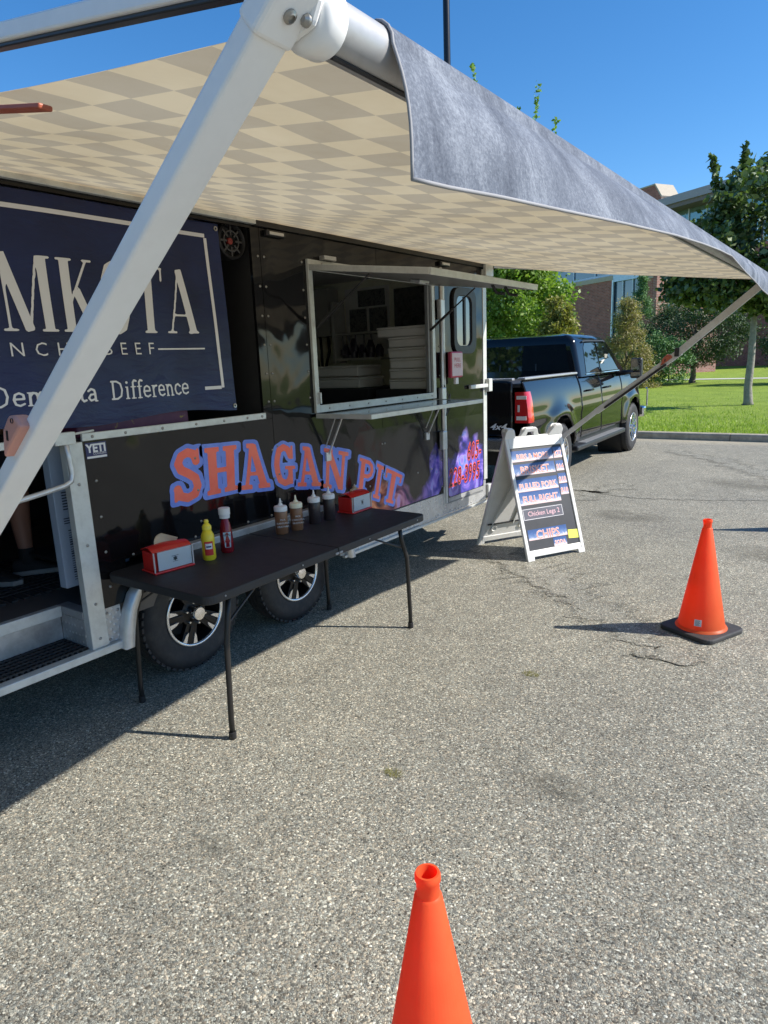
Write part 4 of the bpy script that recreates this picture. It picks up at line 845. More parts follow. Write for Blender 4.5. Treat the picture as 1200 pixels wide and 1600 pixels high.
# banner in the opening
BN = thing('banner', 'navy blue vinyl ranch beef banner with white serif lettering and frame line', 'banner', (0, 1.67, 1.48))
def bannerx(y, z): return -.022+.010*math.sin(y*5.1+z*3.0)*math.sin(z*4.0+1)+.006*math.sin(y*13+z*7)*(1 if z < 1.8 else .4)
def nav():
    k = NT('navy_vinyl'); p = k.pos(); c = k.ramp(k.noise(3, 4, .5, p), [(.3, (.005, .012, .055)), (.7, (.009, .022, .100))])
    mp = k.N('Mapping'); mp.inputs['Scale'].default_value = (1, .8, 2.2); k.L(p, mp.inputs[0])
    k.set(Base_Color=c, Roughness=.33, Specular_IOR_Level=.35, Normal=k.bump(k.noise(5, 4, .55, mp.outputs[0], .8), .5, .02)); return k.m
def bnmap(u, v, off=0.): # u: Y coordinate, v: Z coordinate
    return (bannerx(u, v)+off, u, v)
b_ = MB(); ys = np.linspace(.58, 2.735, 60); b_.grid([[bnmap(y+(.02*(1-(z-1.48)/1.0) if y > 2.7 else 0), z+(.016*math.sin(y*6) if z < 1.5 else 0)) for y in ys] for z in np.linspace(1.478, 2.495, 34)]); b_.build('sheet', nav(), BN, smooth=True)
ln = MB()
def strip(y0, z0, y1, z1, w):
    n = 24; a = Vector((y0, z0)); d = Vector((y1, z1))-a; nn_ = Vector((-d.y, d.x)).normalized()*w/2
    ln.grid([[bnmap(*(a+d*i/n+nn_*s_), .0022) for i in range(n+1)] for s_ in (1, -1)])
strip(.70, 2.424, 2.634, 2.424, .020); strip(2.636, 2.412, 2.664, 1.604, .020); strip(2.653, 1.606, 2.54, 1.606, .018); strip(.69, 2.412, .69, 1.60, .02)
ln.build('border_line', STW, BN)
h_ = .325; tw = text_width(DIDO, 'DEMKOTA', h_, 1.0)
tb = MB(); ystart = 2.545-tw
set_text(tb, DIDO, 'DEMKOTA', h_, lambda u, v: bnmap(ystart+u, 1.905+v, .0026), .03, 1.0); tb.build('lettering', STW, BN)
h_ = .094
for word, ya, yb in (('The', 1.16, 1.345), ('Demkota', 1.385, 1.880), ('Difference', 1.949, 2.437)):
    tb = MB(); k_ = (yb-ya)/text_width(SER, word, h_); set_text(tb, SER, word, h_, lambda u, v: bnmap(ya+u*k_, 1.579+v, .0026), .03); tb.build('lettering', STW, BN)
mt_ = plain_text('lettering', 'RANCH  BEEF', .086, Tst(1.70, 1.823, 0), STW, None, offset=-.0004, space=1.9)
ya_, yb_ = min(v.co.y for v in mt_.data.vertices), max(v.co.y for v in mt_.data.vertices)
for v_ in mt_.data.vertices: v_.co.y = 1.30+(v_.co.y-ya_)/(yb_-ya_)*.935
for v_ in mt_.data.vertices: v_.co.x = bannerx(v_.co.y, v_.co.z)+.003
mt_.data.transform(root_matrix(BN).inverted()); mt_.parent = BN
ln = MB(); strip(2.26, 1.823, 2.56, 1.823, .008); strip(.86, 1.823, 1.14, 1.823, .008); ln.build('rule_line', STW, BN)
gm = MB()
for y, z in ((2.74, 1.495), (2.715, 2.47)): gm.lathe([(.006, .003), (.013, .004), (.014, 0)], 14, Matrix.Translation((bannerx(y, z)+.002, y, z)) @ Matrix.Rotation(R(90), 4, 'Y'))
gm.build('grommet', GOLDSCREW, BN)
# round speaker with wheel like grille
sk = thing('speaker', 'round black speaker with spoked grille and red centre at the top corner of the opening', 'speaker', (-.03, 2.83, 2.42))
TS = Matrix.Translation((-.06, 2.835, 2.42)) @ Matrix.Rotation(R(90), 4, 'Y')
MB().lathe([(0, -.14), (.085, -.14), (.098, -.06), (.10, .03), (.092, .04), (.085, .03), (.08, -.02), (0, -.03)], 32, TS).build('housing', BLK, sk, smooth='auto')
gg = MB()
for k in range(8): gg.box((.03, -.006, .012), (.088, .006, .026), TS @ Matrix.Rotation(k*math.pi/4, 4, 'Z'))
gg.lathe([(.05, .012), (.05, .027), (.06, .027), (.06, .012)], 28, TS); gg.build('grille', M('dark_grille', (.05, .05, .055), .35, .4), sk, bevel=.002)
MB().lathe([(.020, .0), (.018, .018), (0, .022)], 20, TS).build('centre_cap', M('speaker_red', (.22, .02, .015), .5), sk, smooth='auto')

# person in the doorway (only a lower leg shows below the banner)
SKIN = M('skin', (.36, .17, .11), .55, var=.08)
pe = thing('person', 'person in dark shorts and black shoes standing in the trailer doorway behind the banner', 'person', (-.90, 1.75, .58))
def skin_obj(name, joints, edges, mat, parent, sub=2, root=0):
    Mi = root_matrix(parent).inverted(); me = bpy.data.meshes.new(name); me.from_pydata([tuple(Mi @ Vector(j[:3])) for j in joints], edges, []); o = bpy.data.objects.new(name, me); COL.objects.link(o); o.parent = parent
    md = o.modifiers.new('skin', 'SKIN'); sv = me.skin_vertices[0].data
    for i, j in enumerate(joints): r_ = j[3]; sv[i].radius = (r_ if not isinstance(r_, tuple) else r_[0], r_ if not isinstance(r_, tuple) else r_[1]); sv[i].use_root = (i == root)
    md.use_smooth_shade = True; s_ = o.modifiers.new('sub', 'SUBSURF'); s_.levels = sub; s_.render_levels = sub; me.materials.append(mat); return o
px, py, pz = -.90, 1.75, .58
J = [(px, py, pz+.92, (.15, .11)), (px, py, pz+1.12, (.15, .10)), (px, py, pz+1.38, (.17, .10)), (px, py, pz+1.50, .055), (px+.02, py, pz+1.60, .085), (px+.02, py, pz+1.72, .08),
     (px, py-.19, pz+1.40, .055), (px+.03, py-.24, pz+1.12, .042), (px+.22, py-.2, pz+.98, .03), (px, py+.19, pz+1.40, .055), (px+.03, py+.24, pz+1.12, .042), (px+.22, py+.2, pz+.98, .03),
     (px, py+.09, pz+.85, .085), (px+.01, py+.09, pz+.48, .058), (px-.02, py+.09, pz+.32, .058), (px, py+.09, pz+.08, .036), (px, py-.12, pz+.85, .085), (px+.01, py-.13, pz+.48, .058), (px-.02, py-.13, pz+.32, .058), (px, py-.13, pz+.08, .036)]
Ed = [(0, 1), (1, 2), (2, 3), (3, 4), (4, 5), (2, 6), (6, 7), (7, 8), (2, 9), (9, 10), (10, 11), (0, 12), (12, 13), (13, 14), (14, 15), (0, 16), (16, 17), (17, 18), (18, 19)]
skin_obj('body', J, Ed, SKIN, pe)
for s_ in (.2, -.2):   # hands with five fingers each
    hx, hy, hz_ = px+.22, py+s_, pz+.98; jj = [(hx, hy, hz_, (.02, .03)), (hx+.06, hy, hz_-.01, (.035, .016))]; ee = [(0, 1)]
    for k in range(4): jj += [(hx+.10, hy-.03+.02*k, hz_-.015, .009), (hx+.14-.004*abs(k-1), hy-.03+.02*k, hz_-.03, .008), (hx+.155, hy-.03+.02*k, hz_-.055, .007)]; b = 2+3*k; ee += [(1, b), (b, b+1), (b+1, b+2)]
    jj += [(hx+.05, hy+.045, hz_-.02, .010), (hx+.09, hy+.055, hz_-.03, .009)]; ee += [(0, 14), (14, 15)]
    skin_obj('hand', jj, ee, SKIN, pe, 1)
skin_obj('shirt', [(px, py, pz+.90, (.165, .125)), (px, py, pz+1.14, (.165, .12)), (px, py, pz+1.40, (.185, .115)), (px, py-.2, pz+1.40, .07), (px+.02, py-.225, pz+1.22, .062), (px, py+.2, pz+1.40, .07), (px+.02, py+.225, pz+1.22, .062)], [(0, 1), (1, 2), (2, 3), (3, 4), (2, 5), (5, 6)], DKW, pe)
skin_obj('shorts', [(px, py, pz+.93, (.16, .12)), (px, py+.095, pz+.82, .10), (px, py+.10, pz+.52, .085), (px, py-.12, pz+.82, .10), (px, py-.135, pz+.52, .085)], [(0, 1), (1, 2), (0, 3), (3, 4)], M('dark_shorts', (.02, .02, .03), .8), pe)
MB().lathe([(0, .05), (.085, .05), (.092, .02), (.088, -.03), (.0, -.04)], 20, Matrix.Translation((px+.0, py, pz+1.73))).build('hair', M('hair', (.03, .02, .015), .7), pe, smooth=True)
for s_ in (.045, -.045): MB().lathe([(0, -.008), (.008, 0), (0, .008)], 10, Matrix.Translation((px+.10, py+s_*.7, pz+1.665))).build('eye', M('eye', (.6, .6, .6), .2), pe)
for yy in (py+.09, py-.13):
    a_ = R(20) if yy > py else R(-10); TT = Matrix.Translation((px, yy, pz)) @ Matrix.Rotation(a_+R(38), 4, 'Z')
    MB().lathe([(.036, .02), (.043, .09), (.045, .16)], 16, Matrix.Translation((px, yy, pz))).build('sock', BLKM, pe, smooth=True)
    s2 = MB(); s2.prism([(-.085, -.038), (-.06, -.05), (.02, -.045), (.10, -.053), (.17, -.045), (.20, 0), (.17, .045), (.10, .053), (.02, .043), (-.06, .048), (-.085, .035)], -.002, .026, TT); s2.build('shoe_sole', M('grey_sole', (.26, .25, .24), .6), pe, bevel=.005)
    s3 = MB(); prof = [(-.08, .034, .085), (-.05, .044, .10), (0, .042, .10), (.05, .044, .078), (.10, .049, .058), (.15, .044, .048), (.185, .025, .038)]
    G_ = []
    for x, w_, hh in prof: G_.append([TT @ Vector((x, w_*math.cos(t_), .026+(hh-.026)*math.sin(t_)**.8)) for t_ in np.linspace(0, math.pi, 11)])
    s3.grid([[tuple(p) for p in r_] for r_ in G_]); s3.build('shoe', BLKM, pe, smooth=True)

# ================================================================== AWNING
aw = thing('retractable_awning', 'rolled out awning with tan and grey checked underside and grey blue valance', 'awning', (1.2, 3.3, 2.1))
YN, YF = .78, 6.1
def rollx(y): s_ = (y-YN)/(YF-YN); return 2.42-.125*s_
RZ = 2.141; RR = .036
def rollz(y): return RZ+.054*(y-YN)/(YF-YN)
def awn_mat(kind):
    k = NT('awning_fabric_'+kind); p = k.pos(); g = k.N('NewGeometry')
    n1 = k.noise(1.2, 6, .65, p); fib = k.noise(420, 2, .5, p)
    if kind == 'checked':
        ck = k.N('TexChecker', Scale=1.0); mp = k.N('Mapping'); mp.inputs['Location'].default_value = (-.083/.132, -.092/.138, .5); mp.inputs['Scale'].default_value = (1/.132, 1/.138, .0); k.L(p, mp.inputs[0]); k.L(mp.outputs[0], ck.inputs['Vector'])
        ck.inputs['Color1'].default_value = (.63, .59, .48, 1); ck.inputs['Color2'].default_value = (.455, .435, .385, 1)
        st_ = k.ramp(n1, [(.35, (.86, .83, .78)), (.6, (1.0, 1.0, 1.0))]); under = k.mix(1., ck.outputs['Color'], st_, 'MULTIPLY')
        sp = k.N('SeparateXYZ'); k.L(p, sp.inputs[0]); wall_brown = k.ramp(k.math('MULTIPLY_ADD', sp.outputs[0], -3.5, 1.15), [(0, (0,)*3), (1, (.7,)*3)])
        wall_brown = k.math('MULTIPLY', wall_brown, k.ramp(k.noise(3, 5, .7, p, 1.), [(.35, (0,)*3), (.7, (1,)*3)])); under = k.mix(wall_brown, under, (.42, .30, .17))  # underside turns browner in patches towards the wall
        c2 = k.N('TexChecker', Scale=1.0); k.L(mp.outputs[0], c2.inputs['Vector']); c2.inputs['Color1'].default_value = (.60, .58, .54, 1); c2.inputs['Color2'].default_value = (.012, .018, .06, 1)
        col = k.mix(g.outputs['Backfacing'], c2.outputs['Color'], under)
        tcol = k.mix(1., under, (.93, .84, .68), 'MULTIPLY'); tf = .42
    else:
        mp = k.N('Mapping'); mp.inputs['Scale'].default_value = (1, 1, .35); k.L(p, mp.inputs[0])
        a = k.noise(6.5, 7, .72, mp.outputs[0], .4); b = k.noise(160, 4, .75, p)
        m_ = k.math('ADD', k.math('MULTIPLY', a, .6), k.math('MULTIPLY', b, .4))
        under = (.45, .42, .36)
        col = k.mix(g.outputs['Backfacing'], k.ramp(m_, [(.34, (.045, .055, .08)), (.50, (.135, .155, .195)), (.66, (.31, .34, .39))]), under); tcol = (.10, .11, .15); tf = .08
    k.set(Base_Color=col, Roughness=.75, Specular_IOR_Level=.25, Normal=k.bump(fib, .25, .001))
    t = k.N('BsdfTranslucent')
    if hasattr(tcol, 'is_linked'): k.L(tcol, t.inputs[0])
    else: t.inputs[0].default_value = (*tcol, 1)
    mx = k.N('MixShader'); mx.inputs[0].default_value = tf; k.L(k.b.outputs[0], mx.inputs[1]); k.L(t.outputs[0], mx.inputs[2]); k.L(mx.outputs[0], k.n['Material Output'].inputs[0]); return k.m
fb = MB(); ny, nx = 90, 40; P = []
for j in range(ny+1):
    y = YN+(YF-YN)*j/ny; row = []
    for i in range(nx+1):
        s_ = i/nx; xr = rollx(y); x = .012+(xr-.030-.012)*s_; z = 2.548+(rollz(y)+.014-2.548)*s_
        z -= .035*math.sin(math.pi*s_)*(.6+.4*math.sin(math.pi*j/ny)); z += .006*math.sin(y*9+s_*5)*math.sin(math.pi*s_)+.003*math.sin(y*23)*s_*(1-s_)*4
        row.append((x, y, z))
    P.append(row)
fb.grid(P); fb.build('fabric', awn_mat('checked'), aw, smooth=True)
# valance: hangs from the roller, blown outwards
VB = [(.864, 2.494, 1.958), (.95, 2.502, 1.960), (1.10, 2.515, 1.968), (1.275, 2.528, 1.975), (1.666, 2.551, 1.994), (2.07, 2.560, 2.016), (2.62, 2.520, 2.058), (3.10, 2.485, 2.090), (3.55, 2.452, 2.115), (4.15, 2.420, 2.098), (4.65, 2.400, 2.084), (5.05, 2.385, 2.064), (5.4, 2.40, 2.03), (6.08, 2.40, 1.99)]
vy, vx, vz = zip(*VB)
v_ = MB(); P = []
for j in range(121):
    s_ = j/120; row = []
    for i in range(13):
        t_ = i/12; y = .885+(6.06-.885)*s_; yb = .862+(6.06-.862)*s_; yy = y+(yb-y)*t_
        xb, zb = np.interp(yb, vy, vx), np.interp(yb, vy, vz); ra_ = R(80-80*min(1, i/4)); xa, za = rollx(yy)+.0405*math.cos(ra_), rollz(yy)+.0405*math.sin(ra_)
        if i <= 4: x, z = xa, za
        else: t2 = (i-4)/8; x = xa+(xb-xa)*t2+.014*math.sin(math.pi*t2)+.004*math.sin(yy*11+t_*2)*t2*(1-t2)*4; z = za+(zb-za)*t2+.006*math.sin(math.pi*t2)
        row.append((float(x), yy, float(z)))
    P.append(row)
v_.grid(P); va = v_.build('valance', awn_mat('valance'), aw, smooth=True)
hm = MB(); hm.tube([(p[-1][0], p[-1][1], p[-1][2]) for p in P], .0035, 6); hm.tube([p for p in P[0]], .0025, 6); hm.build('hem', M('grey_hem', (.30, .30, .31), .8), va, smooth=True)
ro = MB(); ro.tube([(rollx(YN-.03), YN-.03, rollz(YN)), (rollx(YF+.03), YF+.03, rollz(YF))], RR, 28); ro.build('roller_tube', M('roller_grey', (.42, .42, .42), .45, .35, dirt=.3), aw, smooth='auto')
rs = MB(); rs.tube([(rollx(YN)+.0, YN, RZ+RR+.004), (rollx(YN+.12), YN+.12, RZ+RR+.004)], .004, 6); rs.tube([(rollx(YN)+.006, YN, RZ-.036), (rollx(YF)+.006, YF, rollz(YF)-.036)], .004, 6); rs.build('roller_groove', BLK, aw)
for y, s_ in ((YN-.030, -1), (YF+.035, 1)):
    Tc = Matrix.Translation((rollx(y), y, rollz(y))) @ Matrix.Rotation(R(90)*-s_, 4, 'X')
    cp = MB(); cp.lathe([(.040, -.026), (.0435, -.020), (.044, .006), (.040, .014), (.033, .018), (0, .018)], 36, Tc); ec = cp.build('end_cap', WHITE, aw, smooth='auto')
    pl = MB(); Tp = Matrix(((1, 0, 0, rollx(y)), (0, 0, 1, y+s_*.024), (0, 1, 0, rollz(y)), (0, 0, 0, 1)))
    pl.prism([(.025, -.024), (.038, .0), (.032, .04), (-.02, .055), (-.075, .045), (-.075, .012), (-.045, -.012), (-.01, -.032)], -.006, .006, Tp); pl.build('end_bracket', WHITE, aw, bevel=.006)
    for (bx, bz) in ((-.010, .018), (.018, -.018), (.025, .022)):
        bo = MB(); bo.lathe([(.008, 0), (.008, .004), (.004, .008), (0, .008)], 14, Matrix.Translation((rollx(y)+bx, y+s_*.030, rollz(y)+bz)) @ Matrix.Rotation(R(90)*-s_, 4, 'X')); bo.build('bolt', GOLDSCREW, aw, smooth='auto')
def hollow_bar(p, q, w, h, upv=(0, 1, 0)): m_ = MB(); m_.bar(p, q, w, h, upv); return m_
# near side
yn = .695
ra = MB(); ra.bar((rollx(YN)-.02, yn, RZ+.036), (.03, yn, 2.585), .028, .030, (0, 1, 0)); ra.build('rafter', WHITE, aw, bevel=.004)
ra = MB(); ra.bar((rollx(YN)-.06, yn+.002, RZ+.026), (.03, yn+.002, 2.567), .008, .018, (0, 1, 0)); ra.build('rafter_channel', STEEL, aw, bevel=.002)
A0 = Vector((2.437, .695, 2.152)); A1 = Vector((.03, .644, .285)); AD = (A1-A0).normalized()
ar = MB(); ar.bar(A0, A1, .036, .060, (0, 1, 0)); arm = ar.build('support_arm', WHITE, aw, bevel=.006, segs=3)
jn = Vector((-AD.z, 0, AD.x)).normalized()
if jn.z > 0: jn = -jn          # faces down and out, towards the lot
jp = MB(); jp.bar(A0-AD*.055, A0+AD*.062, .043, .068, (0, 1, 0)); jp.build('elbow_joint', WHITE, aw, bevel=.008, segs=3)
jc = A0+jn*.0216+AD*.022; jq = jn.to_track_quat('Z', 'Y').to_matrix().to_4x4()
bj = MB(); bj.lathe([(.009, 0), (.009, .003), (.005, .006), (.005, .003), (0, .003)], 16, Matrix.Translation(jc) @ jq); bj.build('bolt', GOLDSCREW, aw, smooth='auto')
PINK = M('faded_red_plastic', (.62, .30, .24), .45, var=.15); RED = M('brick_red_plastic', (.42, .10, .05), .5)
def clip(c, dirv, out, mat, par, s_=1., name='handle'):
    d = Vector(dirv).normalized(); o_ = Vector(out).normalized(); n_ = d.cross(o_); Tq = Matrix(((d.x, o_.x, n_.x, c[0]), (d.y, o_.y, n_.y, c[1]), (d.z, o_.z, n_.z, c[2]), (0, 0, 0, 1)))
    m_ = MB(); m_.prism([(-.075*s_, -.01), (-.02*s_, .034*s_), (.03*s_, .040*s_), (.055*s_, .02*s_), (.055*s_, -.01)], -.020*s_, .020*s_, Tq); o2 = m_.build(name, mat, par, bevel=.006)
    m_ = MB(); m_.box((-.012*s_, .010*s_, -.0215*s_), (.012*s_, .018*s_, .0215*s_), Tq @ Matrix.Rotation(.8, 4, 'Z')); m_.lathe([(.006*s_, -.0225*s_), (.006*s_, .0225*s_)], 10, Tq @ Matrix.Translation((.038*s_, .018*s_, 0))); m_.build('slot', BLK, o2)
    return o2
ad = -AD; ao = Vector((-ad.z, 0, ad.x))
clip(A0+AD*(.915)+ao*.008+Vector((0, -.034, 0)), ad, ao, PINK, arm, .80)
MB().bar((1.755, .765, 2.193), (1.50, .765, 2.245), .010, .028, (0, 1, 0)).build('slide_catch', RED, aw, bevel=.003)
# far side
yf = 6.02
ra = MB(); ra.bar((rollx(YF)-.02, yf, rollz(YF)+.035), (.03, yf, 2.545), .040, .034, (0, 1, 0)); ra.build('rafter', WHITE, aw, bevel=.004)
MB().bar((1.47, yf, 2.335), (1.36, yf, 2.352), .05, .036, (0, 1, 0)).build('slide_catch', RED, aw, bevel=.004)
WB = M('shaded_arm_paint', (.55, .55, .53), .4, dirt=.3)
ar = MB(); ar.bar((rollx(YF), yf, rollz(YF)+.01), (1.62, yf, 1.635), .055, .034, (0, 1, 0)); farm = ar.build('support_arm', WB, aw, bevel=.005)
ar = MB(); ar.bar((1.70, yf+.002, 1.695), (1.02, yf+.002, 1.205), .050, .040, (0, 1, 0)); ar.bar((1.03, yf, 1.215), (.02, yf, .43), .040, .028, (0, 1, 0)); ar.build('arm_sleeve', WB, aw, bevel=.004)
ab = MB(); ab.box((1.66, yf-.03, 1.66), (1.695, yf+.03, 1.73)); ab.bar((1.10, yf-.028, 1.24), (1.60, yf-.028, 1.60), .02, .01, (0, 1, 0)); ab.build('arm_stop', BLK, aw, bevel=.003)
clip((1.60, yf-.01, 1.635), (1, 0, .72), (-.6, -.2, .8), RED, farm, .9)
for a_, b_2 in (((.0185, YC-.05, 2.44), (.05, YC+.10, 2.60)), ((.0185, YC-.04, 2.40), (.045, YC+.06, 2.43)), ((-.02, YC+.013, .38), (.03, YC+.10, .50)), ((.004, .62, 2.545), (.05, .76, 2.63)), ((.004, .55, .22), (.05, .74, .36))): MB().box(a_, b_2).build('wall_bracket', ALUW, aw, bevel=.006)

# ================================================================== FOLDING TABLE
TX0, TY0, TA = .005, 1.779, .0179
tb = thing('folding_table', 'long black plastic folding table standing against the trailer', 'table', (TX0, TY0, 0), TA)
TOPM = M('black_table_top', (.018, .019, .022), .55, var=.12, bump=.5, bs=260, bd=.001); EDG = M('table_edge_grey', (.05, .052, .056), .6, bump=.3, bs=90)
LEG = M('black_leg_paint', (.022, .021, .02), .38, .3)
for y0, y1, ra_, rb_ in ((0, .9125, 1, 0), (.9175, 1.83, 0, 1)):
    r_ = .05; pts = []
    def corner(cx_, cy_, a0_, rr): return [(cx_+rr*math.cos(R(a0_+90*i/6)), cy_+rr*math.sin(R(a0_+90*i/6))) for i in range(7)]
    rb1 = r_ if ra_ else .006; rb2 = r_ if rb_ else .006
    pts = corner(.76-rb2, y1-rb2, 0, rb2)+corner(rb2, y1-rb2, 90, rb2)+corner(rb1, y0+rb1, 180, rb1)+corner(.76-rb1, y0+rb1, 270, rb1)
    MB().prism(pts, .693, .735).build('tabletop', [TOPM], tb, bevel=.007, segs=3, world=False)
hn = MB(); hn.box((.752, .885, .700), (.766, .912, .712)); hn.box((.752, .918, .700), (.766, .945, .712)); hn.build('hinge', GREY, tb, bevel=.002, world=False)
bt = MB()
for y in (.10, .62, 1.20, 1.72): bt.lathe([(.005, 0), (.004, .003), (0, .003)], 8, Matrix.Translation((.7605, y, .716)) @ Matrix.Rotation(R(90), 4, 'Y'))
bt.build('rivet', GREY, tb, world=False)
for sgn, yt, yb in ((-1, .17, .093), (1, 1.60, 1.654)):
    for x, xt in ((.034+.0, .06), (.726, .70)):
        lg = MB(); lg.tube([(xt, yt, .693), (xt+(x-xt)*.15, yt+(yb-yt)*.25, .60), (x*.9+xt*.1, yb-(yb-yt)*.25, .48), (x, yb, .10), (x, yb, .01)], .0135, 12); l_ = lg.build('leg', LEG, tb, smooth=True, world=False)
        ft = MB(); ft.lathe([(.016, 0), (.018, .004), (.018, .035), (.014, .037)], 16, Matrix.Translation((x, yb, 0))); ft.build('foot', BLK, l_, smooth='auto', world=False)
    cr = MB(); cr.tube([(.06, yt, .688), (.70, yt, .688)], .011, 10); cr.build('crossbar', LEG, tb, world=False)
    ym = yt-sgn*.28
    for x in (.055, .705): br = MB(); br.tube([(x, yt+(yb-yt)*.45, .55), (x*.8+.38*.2, ym, .685)], .006, 8); br.build('brace', LEG, tb, world=False)
TH = .735
# condiments on the table
def bottle_at(name, label, cat, x, y, rz=0, group=None): return thing(name, label, cat, (x, y, TH), rz, group)
YEL = M('mustard_yellow', (.80, .62, .03), .3, var=.04); KET = M('ketchup_red', (.22, .010, .018), .22, var=.1); CAPW = M('cap_white', (.72, .72, .72), .35, var=.03)
mu = bottle_at('mustard_bottle', 'yellow squeeze bottle of mustard beside the ketchup', 'mustard bottle', .275, 2.215, R(-38)); mu.scale = (1.32, 1.32, 1.06)
MB().lathe([(0, 0), (.030, 0), (.034, .006), (.034, .05), (.032, .07), (.034, .095), (.033, .12), (.022, .145), (.016, .152)], 28, None, 1.0, .78).build('body', YEL, mu, smooth='auto', world=False)
MB().lathe([(.018, .150), (.018, .168), (.012, .178), (.0075, .182), (.010, .190), (.007, .200), (0, .201)], 20).build('cap', M('cap_yellow', (.85, .68, .05), .3), mu, smooth='auto', world=False)
def wrap_label(par, name, mat, r, z0, z1, a0, a1, sy=.78, off=.0008):
    m_ = MB(); m_.grid([[((r+off)*math.cos(a), (r+off)*math.sin(a)*sy, z) for a in np.linspace(a0, a1, 12)] for z in (z0, z1)]); return m_.build(name, mat, par, smooth=True, world=False)
wrap_label(mu, 'label_panel', M('label_red', (.55, .03, .03), .4), .0345, .028, .098, R(-35), R(38)); wrap_label(mu, 'label_panel', STW, .0347, .060, .088, R(-26), R(30)); wrap_label(mu, 'label_panel', M('label_navy', (.02, .03, .15), .4), .0350, .068, .076, R(-20), R(22))
ke = bottle_at('ketchup_bottle', 'dark red ketchup bottle with white cap and keystone label', 'ketchup bottle', .245, 2.365, R(-35)); ke.scale = (1.3, 1.3, 1.1)
MB().lathe([(0, 0), (.034, 0), (.038, .006), (.037, .06), (.034, .10), (.027, .14), (.019, .165), (.017, .172)], 30, None, 1.0, .74).build('body', KET, ke, smooth='auto', world=False)
MB().lathe([(.021, .170), (.022, .185), (.021, .186), (.024, .188), (.024, .218), (.021, .221), (0, .221)], 24).build('cap', CAPW, ke, smooth='auto', world=False)
kl = MB()
def kmap(x, y): a = x/.038; r_ = .0388; return (r_*math.cos(a), r_*math.sin(a)*.74, y)
fill(kl, lambda X, Y: np.maximum(np.abs(X)-(.016+.006*(Y-.03)/.07), np.abs(Y-.068)-.038), -.03, .02, .03, .12, .003, kmap); kl.build('keystone_label', M('label_paleblue', (.42, .55, .66), .4), ke, world=False)
plain_text('label_lettering', 'HEINZ', .015, frameT((.0393, 0, .092), (0, 1, 0), (0, 0, 1)), M('ink'), ke, world=False)
plain_text('label_lettering', 'TOMATO\nKETCHUP', .009, frameT((.0393, 0, .060), (0, 1, 0), (0, 0, 1)), M('label_red'), ke, world=False)
def squeeze(x, y, sauce, label, txt=True):
    t = bottle_at('squeeze_bottle', label, 'squeeze bottle', x, y, R(-35), 'sauce squeeze bottles on the table'); t.scale = (1.22, 1.22, 1.13)
    MB().lathe([(0, 0), (.029, 0), (.031, .004), (.031, .118), (.029, .124)], 28).build('body', sauce, t, smooth='auto', world=False)
    MB().lathe([(.0325, .122), (.0325, .142), (.029, .148), (.012, .152), (.011, .158), (.006, .164), (.0035, .188), (0, .190)], 24).build('cap', CAPW if txt < 2 else M('cap_cream', (.75, .70, .52), .35), t, smooth='auto', world=False)
    if txt:
        for i, w_ in enumerate(('PICK', 'CAROLINA', 'MUSTARD')): plain_text('print', w_, .0125, frameT((.0318, .002, .078-.018*i), (0, 1, 0), (0, 0, 1)), STW, t, world=False)
    return t
TANS = M('tan_sauce', (.22, .105, .055), .3); DKS = M('dark_sauce', (.035, .025, .028), .3)
squeeze(.235, 2.80, TANS, 'tan sauce bottle with white cap, nearest the ketchup', 1); squeeze(.250, 2.915, TANS, 'tan sauce bottle with cream cap, next to the dark sauces', 2)
squeeze(.240, 3.09, DKS, 'dark brown sauce bottle beside the tan bottles', 0); squeeze(.255, 3.215, DKS, 'dark brown sauce bottle beside the far napkin holder', 0)
NRED = M('napkin_holder_red', (.55, .022, .018), .25, var=.06)
CLR = NT('clear_plastic'); CLR.set(Base_Color=(.9, .92, .92), Roughness=.05, Transmission_Weight=1.0, IOR=1.2); CLR = CLR.m
